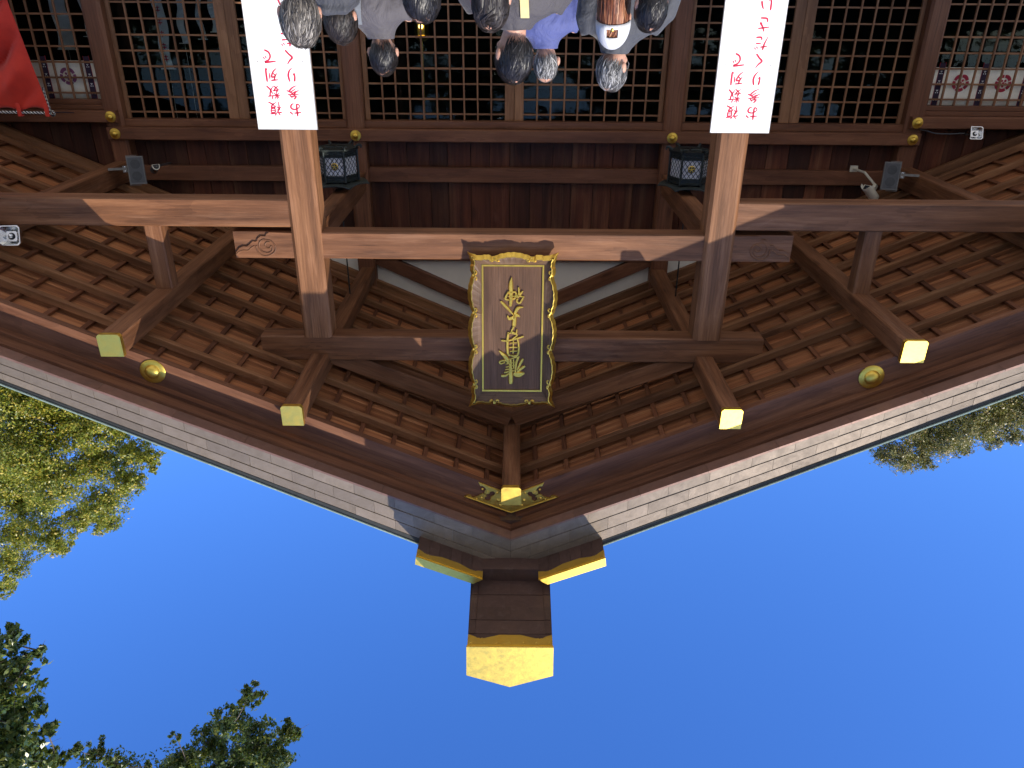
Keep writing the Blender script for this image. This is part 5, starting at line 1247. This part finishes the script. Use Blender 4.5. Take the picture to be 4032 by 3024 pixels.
tree('camphor_tree', 'tall sunlit yellow-green camphor tree rising behind the roof edge', (20.5, 27.5, 0), (20.0, 27, 21), CAMPHOR, 'leaf_camphor', 4600, .125, 1, 'bark_pale', .42, limbr=.07, shell=.42)
OAK = [(-14.53, 25, 16.95, 0.7), (-15.79, 25.5, 16.83, 0.8), (-16.1, 25, 16.22, 0.87), (-16.53, 24.5, 15.53, 0.85), (-17.5, 25, 15.61, 0.78), (-18.57, 25.4, 15.52, 0.87), (-18.87, 25, 15.01, 1.03), (-15.13, 25, 17.25, 0.5), (-15.96, 25.2, 17.37, 0.39), (-18.04, 25, 16.3, 0.44), (-18.85, 25, 16.09, 0.43), (-17.29, 25.3, 16.8, 0.44), (-14.0, 25, 16.95, 0.35), (-15.2, 25.4, 15.9, .8), (-17.2, 25.5, 14.3, 1.3), (-15.2, 25.5, 14.5, 1.1), (-19.4, 25.5, 13.6, 1.5), (-18.0, 25.5, 12.4, 1.5)]
tree('oak_tree', 'olive-coloured bushy tree top showing above the sloping roof edge', (-17.5, 26, 0), (-17.2, 25.8, 15), OAK, 'leaf_oak', 6500, .095, 2, 'bark', .36, shell=.42, droop=.3, limbr=.05)
NEAR = [(6.35, 7.2, 8.78, 0.26), (6.32, 7.4, 9.3, 0.24), (5.97, 7.2, 8.97, 0.13), (6.2, 6.9, 9.25, 0.32), (6.66, 7.2, 10.28, 0.37), (6.6, 7.5, 10.36, 0.22), (6.52, 6.8, 10.4, 0.36), (6.27, 7.2, 10.45, 0.19), (6.9, 7.5, 11.21, 0.33), (6.32, 7.2, 11.01, 0.19), (6.9, 7.2, 9.3, .45), (7.3, 7.4, 10.2, .6), (7.6, 7.3, 9.0, .6), (8.0, 7.6, 11.0, .8), (7.4, 7.4, 11.8, .6)]
tree('broadleaf_tree', 'dark large-leaved tree overhanging close beside the camera, leaves at the frame corner', (9.6, 8.2, 0), (9.0, 8.0, 11), NEAR, 'leaf_dark', 7000, .095, 3, 'bark', .22, shell=.45, aspect=.55, limbr=.03)
TALL = [(9.1, 11, 15.71, 0.24), (8.93, 11.3, 16.24, 0.32), (8.36, 11, 16.13, 0.25), (6.88, 11, 16.12, 0.44), (6.5, 11.4, 15.9, 0.45), (5.7, 11, 14.84, 0.43), (5.08, 10.7, 13.82, 0.27), (5.13, 11, 13.84, 0.15), (5.35, 11.3, 15.76, 0.5), (4.61, 11, 15.24, 0.31), (4.76, 10.7, 15.56, 0.43), (6.1, 11, 16.11, 0.49), (7.69, 11, 16.2, 0.15), (4.4, 11, 15.09, 0.17), (6.92, 11, 15.26, 0.14), (5.6, 11.3, 16.8, .8), (7.4, 11.3, 17.3, .8), (9.0, 11.3, 17.6, .9), (6.6, 11, 18.0, 1.0), (8.2, 11, 18.6, 1.0)]
tree('zelkova_tree', 'tall tree whose dark green branch hangs into the blue sky', (17, 14, 0), (14.2, 13, 18.5), TALL, 'leaf_dark', 6800, .10, 4, 'bark', .30, shell=.5, aspect=.5, limbr=.035)
# trees across the forecourt behind the camera: they only show as reflections in the lattice glass
for i, (x, y, h_, lab) in enumerate(((-16, -17, 10.5, 'first'), (-10, -19, 11.5, 'second'), (-4.5, -17, 10, 'third'), (1.5, -19, 11, 'fourth'), (7, -17, 10.5, 'fifth'), (12.5, -19, 11.5, 'sixth'))):
    rs = np.random.default_rng(50 + i); cl = [(x + rs.normal() * 1.7, y + rs.normal() * 1.3, h_ * u + .4, rs.uniform(1.2, 1.9)) for u in (.08, .14, .2, .25, .3, .35, .42, .47, .53, .6, .65, .7, .78, .85, .9, .97)]
    tree('forecourt_tree', 'dark forecourt tree mirrored in the glass, %s of its row from the floodlight end' % lab, (x, y, 0), (x, y, h_), cl, 'leaf_dark', 620, .32, 60 + i, 'bark', .22, group='forecourt trees mirrored in the glass')
for i, (x, y, h_, lab) in enumerate(((19, -9, 15, 'tall precinct tree added out of view behind the camera towards the curtain end to dim the low sky'), (23, 0, 16, 'broad precinct tree added out of view well outside the curtain end to dim the low sky'), (-24, 2, 15, 'broad precinct tree added out of view well outside the floodlight end to dim the low sky'))):  # unseen trees added to dim sky light and the gold's reflections
    rs = np.random.default_rng(80 + i); cl = [(x + rs.normal() * 2.4, y + rs.normal() * 2.2, h_ * u + .4, rs.uniform(1.7, 2.6)) for u in (.1, .2, .25, .3, .38, .42, .5, .55, .6, .66, .72, .8, .85, .92, .97)]
    tree('dimming_precinct_tree', lab, (x, y, 0), (x, y, h_), cl, 'leaf_camphor', 260, .32, 90 + i, 'bark', .35, group='out-of-view precinct trees added to dim the low sky')
hedge = thing('reflection_dimming_hedge', 'dark hedge added out of view across the forecourt to darken the glass reflections', 'hedge', (0, -14, 0)); HM = WORLD[hedge.name]  # added out of view to darken what the lattice glass mirrors
local('core', box_geo(-26, 26, -.5, .5, 0, 2.5), 'interior_dark', hedge, HM)
me = leaves([(x, rs.normal() * .25, z, .75) for x in np.arange(-26, 26.1, .8) for z in (.5, 1.3, 2.1, 2.7)], 330, .16, 77); me.materials.append(MATS['leaf_dark'])
o = bpy.data.objects.new('foliage', me); place(o, hedge, HM); o['kind'] = 'stuff'
